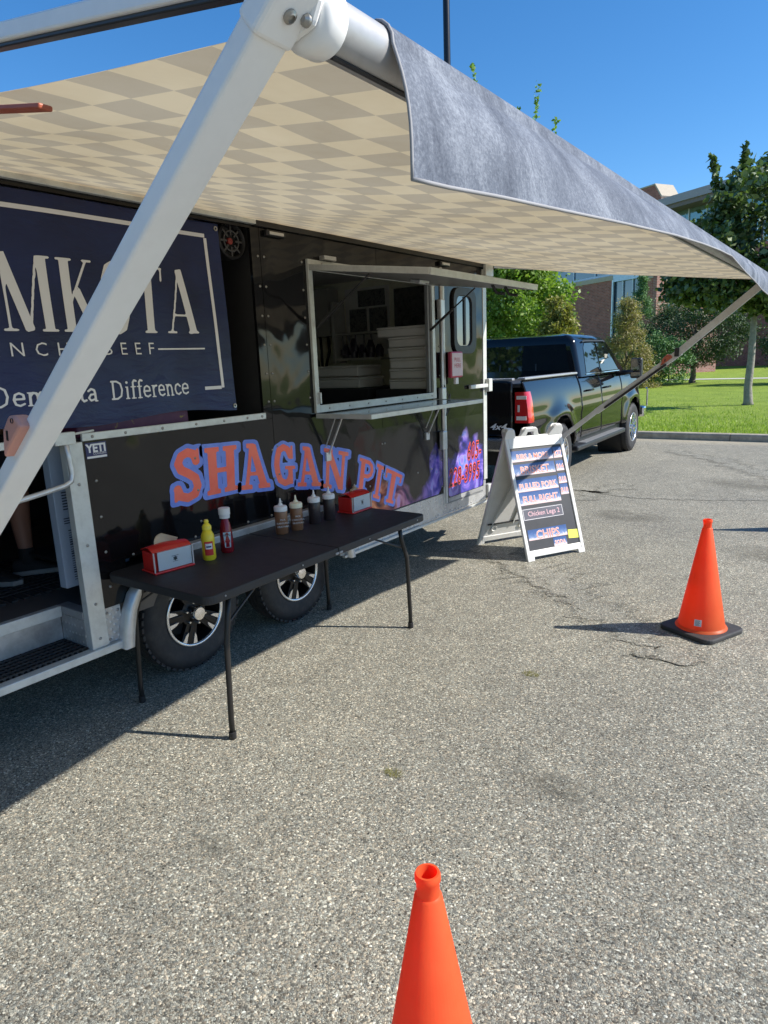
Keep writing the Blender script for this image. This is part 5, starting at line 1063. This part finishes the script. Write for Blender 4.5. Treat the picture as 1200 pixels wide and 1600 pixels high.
def napkins(x, y, rz, label, crump):
    t = thing('napkin_holder', label, 'napkin holder', (x, y, TH), rz, 'red napkin holders on the table'); t.scale = (1.06, 1.06, 1.06)
    # long axis along local y, card faces local +x
    b = MB(); b.box((-.062, -.105, 0), (.068, .105, .010)); b.build('base', NRED, t, bevel=.004, world=False)
    b = MB(); b.box((-.055, -.098, .010), (.046, .098, .100)); b.build('body', NRED, t, bevel=.006, world=False)
    b = MB(); G = [[((-.058+.112*i/10), yy, .101+.028*math.sin(math.pi*i/10)**.7*(1-.25*(abs(yy)/.1)**2)) for i in range(11)] for yy in np.linspace(-.102, .102, 9)]; b.grid(G); b.build('lid', NRED, t, smooth=True, world=False)
    b = MB(); b.box((.052, -.078, .012), (.055, .097, .100)); c = b.build('card', M('card_white', (.80, .82, .86), .5, var=.02), t, world=False)
    em = MB()
    for k in range(6): em.box((.0556, -.003, .0), (.0560, .003, .011), Matrix.Translation((0, .01, .056)) @ Matrix.Rotation(k*math.pi/3, 4, 'X'))
    em.box((.0556, -.008, .068), (.0560, .028, .0700)); em.box((.0556, -.004, .042), (.0560, .024, .0435)); em.build('emblem', M('ink'), c, world=False)
    b = MB(); b.box((.058, -.100, .008), (.061, .100, .104)); b.build('clear_cover', CLR, t, world=False)
    b = MB(); b.box((.058, -.103, .008), (.064, -.098, .104)); b.box((.058, .098, .008), (.064, .103, .104)); b.build('cover_edge', M('frosted_edge', (.55, .50, .48), .3), t, world=False)
    b = MB(); rg = random.Random(crump); n = 9
    G = []
    for i in range(n):
        row = []
        for j in range(7):
            u_ = i/(n-1); v_ = j/6; zz_ = .112+.055*v_*(1-abs(u_-.5)*.9)+rg.uniform(-.006, .006)*(crump > 5)*2; row.append((-.012+.03*math.sin(u_*5+crump)*v_+rg.uniform(-.006, .006)*(crump > 5), -.055+.11*u_+(.02*v_ if crump > 5 else 0), zz_))
        G.append(row)
    b.grid(G); o_ = b.build('napkin', M('brown_paper', (.50, .40, .28), .8, var=.08, bump=.3, bs=70), t, smooth=True, world=False); sd_ = o_.modifiers.new('s', 'SOLIDIFY'); sd_.thickness = .002
    return t
napkins(.215, 2.00, R(-7), 'red napkin holder with white card at the near end of the table', 3)
napkins(.235, 3.50, R(2), 'red napkin holder with crumpled brown napkin at the far end of the table', 7)

# ================================================================== TRAFFIC CONES
ORG = NT('fluorescent_orange'); ORG.set(Base_Color=(.95, .085, .018), Roughness=.42, Specular_IOR_Level=.35, Subsurface_Weight=.0)
_n = ORG.noise(9, 5, .6); _c = ORG.ramp(_n, [(.3, (.93, .19, .06)), (.7, (.98, .24, .08))])
_mp = ORG.N('Mapping'); _mp.inputs['Scale'].default_value = (1, 1, .35); ORG.L(ORG.pos(True), _mp.inputs[0])
_d = ORG.ramp(ORG.noise(16, 8, .78, _mp.outputs[0]), [(.60, (0,)*3), (.74, (.55,)*3)]); _c = ORG.mix(_d, _c, (.30, .12, .07)); ORG.set(Base_Color=_c, Normal=ORG.bump(ORG.noise(7, 4, .6), .12, .01)); _t = ORG.N('BsdfTranslucent'); _t.inputs[0].default_value = (1.0, .065, .022, 1); _m = ORG.N('MixShader'); _m.inputs[0].default_value = .58
ORG.L(ORG.b.outputs[0], _m.inputs[1]); ORG.L(_t.outputs[0], _m.inputs[2]); ORG.L(_m.outputs[0], ORG.n['Material Output'].inputs[0]); ORG = ORG.m
def cone(x, y, rz, label):
    t = thing('traffic_cone', label, 'traffic cone', (x, y, 0), rz, 'orange traffic cones on the parking lot')
    MB().prism(rrect(.365, .365, .055, 5), 0, .030).build('base', M('cone_black_rubber', (.035, .036, .038), .65, var=.2, dirt=.3, bump=.3), t, bevel=.008, world=False)
    MB().lathe([(.150, .0305), (.146, .037), (.136, .045), (.0285, .655), (.0235, .660), (.0235, .690), (.0265, .694), (.0265, .704), (.024, .710), (.0195, .710), (.018, .700), (.024, .55), (.06, .30)], 56).build('body', ORG, t, smooth='auto', world=False)
    a = R(-20); s_ = MB(); s_.box((-.0165, -.0005, -.018), (.0165, .0008, .018)); 
    return t
c1 = cone(2.288, 4.327, R(-24), 'orange traffic cone with small white sticker standing by the damp trail')
ang = math.atan2(0-4.327, 3.055-2.288)+R(-8); rr_ = .1285; sl = math.atan2(.0975, .61)
Tk = Matrix.Translation((2.288, 4.327, 0)) @ Matrix.Rotation(ang, 4, 'Z') @ Matrix.Translation((rr_+.0012, 0, .092)) @ Matrix.Rotation(-sl, 4, 'Y')
stc = MB(); stc.box((-.0004, -.020, -.020), (.0008, .020, .020), Tk); so = stc.build('sticker', STW, c1); pr = MB()
for i in range(5): pr.box((.0010, -.015, .012-.007*i), (.0014, .012-.004*(i % 2), .0145-.007*i), Tk)
pr.build('sticker_print', M('ink'), so)
cone(2.412, .972, R(12), 'orange traffic cone at the bottom edge nearest the camera')
cone(1.875+.776, 6.974+.40, R(5), 'orange traffic cone at the right edge whose shadow points towards the trailer')

# ================================================================== A-FRAME SIGN
PLA = M('white_sign_plastic', (.72, .72, .70), .45, var=.05, vs=4, dirt=.12, bump=.2, bs=30)
sg = thing('a_frame_sign', 'white plastic A-frame menu board on the asphalt beside the trailer', 'sign', (.44, 5.43, 0))
wv = Vector((.488, .873, 0)); nv = Vector((.873, -.488, 0)); F1 = Vector((.772, 5.149, 0)); SW = .616; HALF = .365; ZA = 1.07
def leaf(sign, name):
    foot = F1 if sign > 0 else F1-nv*HALF*2-wv*.06; apex = F1-nv*HALF+Vector((0, 0, ZA)); d = (apex-foot); L = d.length; d.normalize(); nn = wv.cross(d) if sign > 0 else d.cross(wv)
    nn = nn.normalized(); 
    if nn.dot(nv)*sign < 0: nn = -nn
    return Matrix(((wv.x, d.x, nn.x, foot.x), (wv.y, d.y, nn.y, foot.y), (wv.z, d.z, nn.z, foot.z), (0, 0, 0, 1))), L
for sign, nm in ((1, 'front_panel'), (-1, 'rear_panel')):
    T, L = leaf(sign, nm); f_ = MB(); th = .028
    L += .035; f_.prism([(0, 0), (.070, 0), (.074, .035), (.034, .045), (.034, L-.10), (.05, L-.08), (.05, L), (0, L-.02)], -th, .0, T)
    f_.prism([(SW, 0), (SW-.070, 0), (SW-.074, .035), (SW-.034, .045), (SW-.034, L-.10), (SW-.05, L-.08), (SW-.05, L), (SW, L-.02)], -th, .0, T)
    f_.box((.0345, .036, -th), (SW-.0345, .092, -.001), T); f_.box((.0345, L-.178, -th), (SW-.0345, L-.075, -.001), T)
    fr_ = f_.build(nm, PLA, sg, bevel=.006)
    hp = MB()
    hp.prism([(.0, L-.08), (.12, L-.08), (.085, L-.005), (.07, L+.008), (.012, L+.008), (.0, L-.02)], -th-.006, .004, T)
    hp.prism([(SW, L-.08), (SW-.16, L-.08), (SW-.105, L+.0), (SW-.085, L+.015), (SW-.03, L+.015), (SW-.0, L-.03)], -th-.006, .004, T)
    for (u0, u1, w_) in ((.165, .20, .04), (.305, .34, .04)):
        pass
    hp.prism([(.16, L-.08), (.215, L-.08), (.235, L-.055), (.235, L-.035), (.30, L-.035), (.30, L-.055), (.315, L-.08), (.37, L-.08), (.335, L-.01), (.32, L+.002), (.215, L+.002), (.20, L-.01)], -th+.002, .002, T)
    hp.build('carry_handle', PLA, fr_, bevel=.006)
    if sign > 0:
        MB().box((.0345, .093, -.020), (SW-.0345, L-.179, -.010), T).build('board', M('chalkboard', (.030, .031, .036), .5, var=.25, vs=8), fr_)
    else:
        MB().box((.0345, .093, -.022), (SW-.0345, L-.179, -.016), T).build('back_skin', PLA, fr_)
        rb = MB()
        for (a, b) in (((.10, .20), (.25, .75)), ((.34, .20), (.42, .75)), ((.52, .18), (.52, .75))): rb.bar(T @ Vector((a[0], a[1], -.030)), T @ Vector((b[0], b[1], -.030)), .012, .016, nv)
        rb.lathe([(.02, 0), (.025, .01), (.03, .01), (.035, 0)], 20, T @ Matrix.Translation((.14, .17, -.022)) @ Matrix.Rotation(R(180), 4, 'X')); rb.lathe([(.02, 0), (.025, .01), (.03, .01), (.035, 0)], 20, T @ Matrix.Translation((.45, .17, -.022)) @ Matrix.Rotation(R(180), 4, 'X')); rb.build('rib', PLA, fr_)
MB().bar(F1-nv*HALF*2+nv*.10+wv*.01+Vector((0, 0, .20)), F1-nv*HALF*2+nv*.10+wv*(SW-.01)+Vector((0, 0, .20)), .012, .012).build('stay_bar', BLK, sg)
T, L = leaf(1, ''); P_ = T.to_3x3()
def menu_mat():
    k = NT('menu_strip_print'); g = k.N('TexCoord'); sp = k.N('SeparateXYZ'); k.L(g.outputs['Generated'], sp.inputs[0]); p = k.pos(True)
    v = k.math('ADD', sp.outputs[2], k.math('MULTIPLY_ADD', k.noise(30, 5, .8, p), .9, -.45))
    c = k.ramp(v, [(.0, (.78, .55, .52)), (.16, (.60, .58, .68)), (.30, (.16, .24, .44)), (.66, (.06, .12, .30)), (1, (.03, .08, .24))]); k.set(Base_Color=c, Roughness=.35); return k.m
MS = menu_mat(); MP = M('menu_text_pink', (.88, .30, .22), .4); MWH = M('menu_text_white', (.85, .83, .84), .4)
def strip_sign(u0, v0, u1, v1, txt, size=.05, mat=MS, sx=.9, tmat=MP):
    m_ = MB().box((u0, v0, -.0098), (u1, v1, -.0085), T); o_ = m_.build('menu_strip', mat, sg)
    ex = (P_ @ Vector((1, 0, 0))); ey = (P_ @ Vector((0, 1, 0)))
    for off, z_, mt_ in ((.0026, -.0078, MWH), (.0002, -.0070, tmat)):
        c_ = T @ Vector(((u0+u1)/2, v0+(v1-v0)*.40, z_)); plain_text('lettering', txt, size, frameT(c_, ex, ey), mt_, o_, offset=off, sx=sx)
    return o_
strip_sign(.038, .868, .478, .965, 'RIBS & MORE', .066); strip_sign(.486, .868, .577, .965, '$27', .062)
strip_sign(.038, .745, .474, .845, 'BRISKET', .095); strip_sign(.488, .750, .572, .842, '$14', .058)
strip_sign(.040, .602, .474, .712, 'PULLED PORK', .070); strip_sign(.486, .636, .575, .726, '$10', .058)
strip_sign(.040, .485, .474, .599, 'FULL RIGHT', .078); strip_sign(.486, .535, .572, .630, '$10', .058)
CH = M('chalk_print', (.09, .09, .12), .6)
ck = strip_sign(.040, .352, .470, .455, '', .05, CH)
ex = (P_ @ Vector((1, 0, 0))); ey = (P_ @ Vector((0, 1, 0)))
plain_text('lettering', 'Chicken Legs 2', .060, frameT(T @ Vector((.262, .404, -.0078)), ex, ey), M('chalk_pink', (.72, .45, .50), .6), ck, offset=.0002, sx=.92)
bo_ = MB()
for (a, b, c_, d_) in ((.045, .357, .465, .3605), (.045, .4465, .465, .450), (.045, .357, .0485, .450), (.4615, .357, .465, .450)): bo_.box((a, b, -.0084), (c_, d_, -.0078), T)
bo_.build('chalk_border', MWH, ck)
strip_sign(.055, .178, .468, .270, 'CHIPS', .105); strip_sign(.305, .095, .445, .172, 'SODA', .048)
MB().box((-.055, -.038, -.0098), (.055, .038, -.0080), T @ Matrix.Translation((.53, .178, 0)) @ Matrix.Rotation(R(-4), 4, 'Z')).build('sticky_note', M('note_yellow', (.80, .82, .10), .6), sg)

# fire-safety style sign box hung on the cam bar
ex_ = thing('hanging_card_box', 'small white and red card box hanging on the trailer door bar', 'sign box', (.07, 5.18, 1.55))
MB().box((.05, 5.085, 1.555), (.085, 5.29, 1.775)).build('case', M('box_magenta', (.42, .03, .08), .35), ex_, bevel=.012); MB().box((.0855, 5.098, 1.570), (.089, 5.278, 1.762)).build('card', M('card_pinkwhite', (.62, .50, .54), .5), ex_, bevel=.006)
plain_text('print', 'PULL\nHERE', .05, Tst(5.188, 1.68, .0900), M('ink_red', (.45, .05, .08), .5), ex_)
hk = MB(); hk.box((.055, 5.17, 1.50), (.08, 5.22, 1.555)); hk.build('hanger', STW, ex_, bevel=.005)

# ================================================================== PICKUP TRUCK
tk_ = thing('pickup_truck', 'black four door pickup truck hitched to the trailer', 'pickup truck', (-1.19, 7.3, 0), .049)
def car_paint():
    k = NT('black_car_paint'); p = k.pos(True); k.set(Base_Color=(.006, .006, .007), Roughness=.07, Coat_Weight=.15, Coat_Roughness=.02, Specular_IOR_Level=.42)
    f = k.noise(240, 2, .5, p); k.set(Normal=k.bump(k.noise(1.3, 2, .4, p), .06, .02)); return k.m
CP = car_paint(); TG = NT('tinted_glass'); TG.set(Base_Color=(.006, .008, .010), Roughness=.02, Coat_Weight=.2, Specular_IOR_Level=.45); TG = TG.m
def sidex(y, z):   # half width of the body side
    x = .965
    if z > 1.02: x -= .10*((z-1.02)/.43)**2.2
    if z < .62: x -= .10*((.62-z)/.25)**1.5
    x += .012*math.exp(-((z-.98)/.05)**2)
    for wy in (1.15, 4.95):
        d = math.hypot(y-wy, (z-.42)); x += .050*math.exp(-((d-.56)/.13)**2)
    if y > 5.3: x -= .25*((y-5.3)/.55)**2
    return x
def side(name, y0, y1, z0, ztop, side_=1, arch=None, parent=tk_, mat=CP, cell=.035):
    mb = MB()
    def fn(X, Y):
        d = sd_rbox(X, Y, y0, z0, y1, ztop if not callable(ztop) else 3.0, .02)
        if callable(ztop): d = np.maximum(d, Y-ztop(X))
        if arch is not None: d = np.maximum(d, .515-np.hypot(X-arch, (Y-.44)*1.02))
        return d
    fill(mb, fn, y0-.01, z0-.01, y1+.01, (ztop if not callable(ztop) else 1.5)+.01, cell, lambda a, b: (side_*sidex(a, b), a, b), merge=False)
    if side_ < 0: mb.f = [f[::-1] for f in mb.f]
    o = mb.build(name, mat, parent, smooth=True, world=False); sdm = o.modifiers.new('s', 'SOLIDIFY'); sdm.thickness = .03; sdm.offset = -1; return o
for s_ in (1, -1):
    side('bed_side', .045, 2.02, .50, 1.445, s_, 1.15); side('rear_door', 2.055, 3.03, .56, 1.43, s_); side('front_door', 3.055, 4.22, .56, 1.43, s_)
    side('fender', 4.245, 5.85, .55, lambda X: 1.40-.05*(X-4.2)-.08*np.clip((X-5.2)/.65, 0, 1)**2, s_, 4.95)
    ca_ = MB(); ca_.bar((s_*.86, .06, 1.458), (s_*.86, 2.0, 1.458), .10, .028); ca_.build('bed_rail', M('bed_rail_cap', (.42, .43, .44), .35, .4), tk_, bevel=.01, world=False)
    # running board
    rb = MB(); rb.box((min(s_*.84, s_*1.03), 1.72, .40), (max(s_*.84, s_*1.03), 4.30, .475)); r_ = rb.build('running_board', M('running_board_black', (.03, .032, .036), .4, .3), tk_, bevel=.025, segs=3, world=False)
    rb = MB(); rb.box((min(s_*.90, s_*1.02), 2.1, .476), (max(s_*.90, s_*1.02), 4.2, .481)); rb.build('step_pad', M('step_grey', (.25, .26, .27), .5, .3), r_, world=False)
    sb_ = MB(); sb_.box((min(s_*.80, s_*.90), 1.70, .36), (max(s_*.80, s_*.90), 4.4, .60)); sb_.build('rocker', BLK, tk_, world=False)
    # arches liner
    for wy in (1.15, 4.95):
        ml = MB(); ml.lathe([(.53, -.4), (.53, .0)], 40, Matrix.Translation((s_*.90, wy, .44)) @ Matrix.Rotation(R(90)*s_, 4, 'Y')); ml.lathe([(.53, -.4), (0, -.4)], 30, Matrix.Translation((s_*.90, wy, .44)) @ Matrix.Rotation(R(90)*s_, 4, 'Y')); ml.build('wheel_arch_liner', BLKM, tk_, world=False)
    for y in (2.30, 3.22):
        h_ = MB(); h_.tube([(s_*(sidex(y, 1.2)+.0), y, 1.20), (s_*(sidex(y, 1.2)+.04), y+.02, 1.205), (s_*(sidex(y, 1.2)+.04), y+.2, 1.205), (s_*sidex(y+.22, 1.2), y+.22, 1.2)], .014, 10); h_.build('door_handle', CP, tk_, smooth=True, world=False)
    m_ = MB(); m_.tube([(s_*.93, 3.98, 1.38), (s_*1.10, 3.96, 1.40), (s_*1.2, 3.95, 1.41)], [.045, .035, .035], 12); ma = m_.build('mirror_arm', BLK, tk_, smooth=True, world=False)
    m_ = MB(); m_.box((min(s_*1.15, s_*1.33), 3.93, 1.30), (max(s_*1.15, s_*1.33), 4.05, 1.62)); mr = m_.build('mirror', BLK, tk_, bevel=.035, segs=4, world=False)
    m_ = MB(); m_.prism(rrect(.145, .19, .02, 4, s_*1.24, 1.51), 3.922, 3.929, Matrix(((1, 0, 0, 0), (0, 0, 1, 0), (0, 1, 0, 0), (0, 0, 0, 1)))); m_.prism(rrect(.145, .065, .015, 4, s_*1.24, 1.365), 3.922, 3.929, Matrix(((1, 0, 0, 0), (0, 0, 1, 0), (0, 1, 0, 0), (0, 0, 0, 1)))); m_.build('mirror_glass', M('mirror_silver', (.5, .52, .53), .05, 1.), mr, world=False)
    # tail lamp
    tl = MB(); G = []
    for z in np.linspace(.95, 1.31, 9):
        G.append([(s_*x_, y_, z) for x_, y_ in ((.79, .035), (.80, .018), (.90, .016), (sidex(.05, z)-.01, .024), (sidex(.05, z)+.008, .05), (sidex(.1, z)+.008, .12), (sidex(.16, z)+.006, .165), (sidex(.16, z)-.012, .18))])
    tl.grid(G); tlo = tl.build('tail_lamp', M('lamp_red', (.50, .012, .015), .12, coat=1.), tk_, smooth='auto', world=False)
    wl = MB()
    for (za, zb) in ((1.225, 1.265), (.985, 1.03)): wl.box((min(s_*.82, s_*.945), .008, za), (max(s_*.82, s_*.945), .014, zb))
    wl.box((min(s_*.835, s_*.86), .008, 1.08), (max(s_*.835, s_*.86), .014, 1.16)); wl.build('reversing_light', M('lamp_white', (.72, .66, .64), .15), tlo, bevel=.004, world=False)
    for wy in (1.15, 4.95): wheel(tuple(root_matrix(tk_) @ Vector((s_*.865, wy, .42))), .42, .27, .25, 'chrome', tk_, s_)
    bh = bpy.context
# bed interior / tonneau
MB().box((-.85, .05, 1.36), (.85, 2.0, 1.40)).build('bed_cover', M('tonneau_vinyl', (.03, .03, .032), .6), tk_, world=False)
# tailgate
tg2 = MB(); fill(tg2, lambda X, Y: sd_rbox(X, Y, -.775, .80, .775, 1.435, .04), -.8, .78, .8, 1.45, .05, lambda a, b: (a, .03-.022*math.exp(-((b-1.30)/.07)**2)+.012*math.exp(-((b-1.05)/.05)**2), b), merge=False)
o_ = tg2.build('tailgate', CP, tk_, smooth=True, world=False); s2_ = o_.modifiers.new('s', 'SOLIDIFY'); s2_.thickness = .04; s2_.offset = 1
MB().box((-.775, .0, 1.437), (.775, .075, 1.468)).build('tailgate_cap', M('bed_rail_cap'), tk_, bevel=.01, world=False)
MB().box((-.16, .006, 1.23), (.16, .014, 1.33)).build('tailgate_handle', BLK, o_, bevel=.01, world=False)
plain_text('badge', '4x4', .10, frameT((.60, -.030, .905), (1, 0, 0), (0, 0, 1)), M('badge_silver', (.78, .78, .78), .35), o_, offset=.002, shear=.35, sx=1.35, world=False)
bm = MB(); bm.box((-.97, -.13, .62), (.97, .045, .78)); bm.build('rear_bumper', M('bumper_chrome', (.55, .56, .57), .18, .9), tk_, bevel=.03, segs=4, world=False)
MB().box((-.45, -.10, .60), (.45, .02, .618)).build('bumper_underside', BLK, tk_, world=False)
MB().box((-.05, -.26, .42), (.05, .1, .50)).build('hitch', STEEL, tk_, bevel=.01, world=False)
MB().box((-.8, .1, .42), (.8, 5.6, .60)).build('chassis', BLKM, tk_, world=False)
# cab
def cabpt(side_, yy, z):
    f = (z-1.42)/.56; w = .925-.16*f-.02*f*f; return (side_*w, yy, z)
cb_ = MB()
zs = [1.40, 1.55, 1.70, 1.82, 1.90, 1.95, 1.975]
def cab_ring(z):
    f = (z-1.40)/.575; w = .93-.13*f-.06*max(0, (f-.82)/.18)**2; yb = 2.06+.05*f+.03*max(0, (f-.8)/.2)**2; yf_ = 4.55-.95*f-.10*max(0, (f-.85)/.15)**2; pts = []
    rr = .07
    for (sx, yy, a0) in ((1, yb, 270), (1, yf_, 0), (-1, yf_, 90), (-1, yb, 180)):
        for i in range(5):
            a = R(a0+90*i/4); cy_ = yy+(rr if yy == yb else -rr); pts.append((sx*(w-rr)+rr*math.cos(a), cy_+rr*math.sin(a), z))
    return pts
rings = [cab_ring(z) for z in zs]; n = len(rings[0]); vs = [p for r_ in rings for p in r_]; fs = [(i*n+k, i*n+(k+1) % n, (i+1)*n+(k+1) % n, (i+1)*n+k) for i in range(len(zs)-1) for k in range(n)]
tp = [(p[0]*.82, 2.9+(p[1]-2.9)*.85, 2.005) for p in rings[-1]]; b_n = len(vs); vs += tp; fs += [((len(zs)-1)*n+k, (len(zs)-1)*n+(k+1) % n, b_n+(k+1) % n, b_n+k) for k in range(n)]; fs.append(tuple(b_n+k for k in range(n)))
cb_.add(vs, fs); cabo = cb_.build('cab', CP, tk_, smooth='auto', world=False)
def quad_on(side_, pts, name, mat, off=.006, par=None):
    # side glass: pts (y,z) polygon
    m_ = MB(); V = []
    for (y, z) in pts:
        f = (z-1.40)/.575; w = .93-.13*f; V.append((side_*(w+off), y, z))
    V2 = [(v[0]-side_*.012, v[1], v[2]) for v in V]; k = len(V); fcs = [tuple(range(k)), tuple(range(k, 2*k))[::-1]]+[(i, (i+1) % k, k+(i+1) % k, k+i) for i in range(k)]
    m_.add(V+V2, fcs); return m_.build(name, mat, par or cabo, world=False)
for s_ in (1, -1):
    quad_on(s_, [(2.36, 1.45), (3.03, 1.45), (3.03, 1.86), (2.95, 1.875), (2.52, 1.865), (2.44, 1.80)], 'side_window', TG); quad_on(s_, [(3.10, 1.45), (4.08, 1.45), (3.95, 1.55), (3.62, 1.80), (3.54, 1.862), (3.45, 1.875), (3.10, 1.87)], 'side_window', TG)
    quad_on(s_, [(2.33, 1.425), (4.14, 1.425), (4.12, 1.437), (2.33, 1.437)], 'window_moulding', CHROME, .012)
    quad_on(s_, [(2.42, 1.875), (2.52, 1.888), (3.46, 1.895), (3.56, 1.88), (3.55, 1.905), (3.46, 1.915), (2.5, 1.912), (2.40, 1.89)], 'drip_visor', BLK, .02)
rwn = MB(); f0, f1_ = (1.50-1.40)/.575, (1.86-1.40)/.575
rwn.add([(-.77, 2.06+.05*f0-.006, 1.50), (.77, 2.06+.05*f0-.006, 1.50), (.70, 2.06+.05*f1_-.006, 1.86), (-.70, 2.06+.05*f1_-.006, 1.86)], [(0, 1, 2, 3)]); rwn.build('rear_window', TG, cabo, world=False)
rm = MB(); rm.bar((.0-.28, 2.065, 1.50), (-.26, 2.11, 1.86), .02, .012, (0, 1, 0)); rm.bar((.28, 2.065, 1.50), (.26, 2.11, 1.86), .02, .012, (0, 1, 0)); rm.build('rear_window_bar', BLK, cabo, world=False)
tlp = MB(); tlp.box((-.05, 2.13, 1.905), (.27, 2.19, 1.935)); tlp.build('high_brake_lamp', M('clear_lamp', (.5, .5, .52), .15, .3), cabo, bevel=.006, world=False)
hd = MB(); hd.grid([[(x, y, 1.40-.05*(y-4.2)+.055*(1-(abs(x)/.9)**3)-.09*max(0, (y-5.2)/.65)**2) for x in np.linspace(-.86, .86, 15)] for y in np.linspace(4.2, 5.85, 12)]); hd.build('hood', CP, tk_, smooth=True, world=False)
MB().box((-.85, 5.84, .62), (.85, 5.95, 1.25)).build('grille', BLK, tk_, bevel=.04, world=False)
MB().box((-.98, 5.86, .52), (.98, 6.04, .72)).build('front_bumper', CHROME, tk_, bevel=.04, world=False)
ts = MB(); ts.tube([(.99, 6.0, .72), (.99, 6.0, 1.02), (.99, 5.92, 1.05)], .016, 10); ts.build('bumper_guard', CHROME, tk_, world=False)
print('built', len(bpy.data.objects))
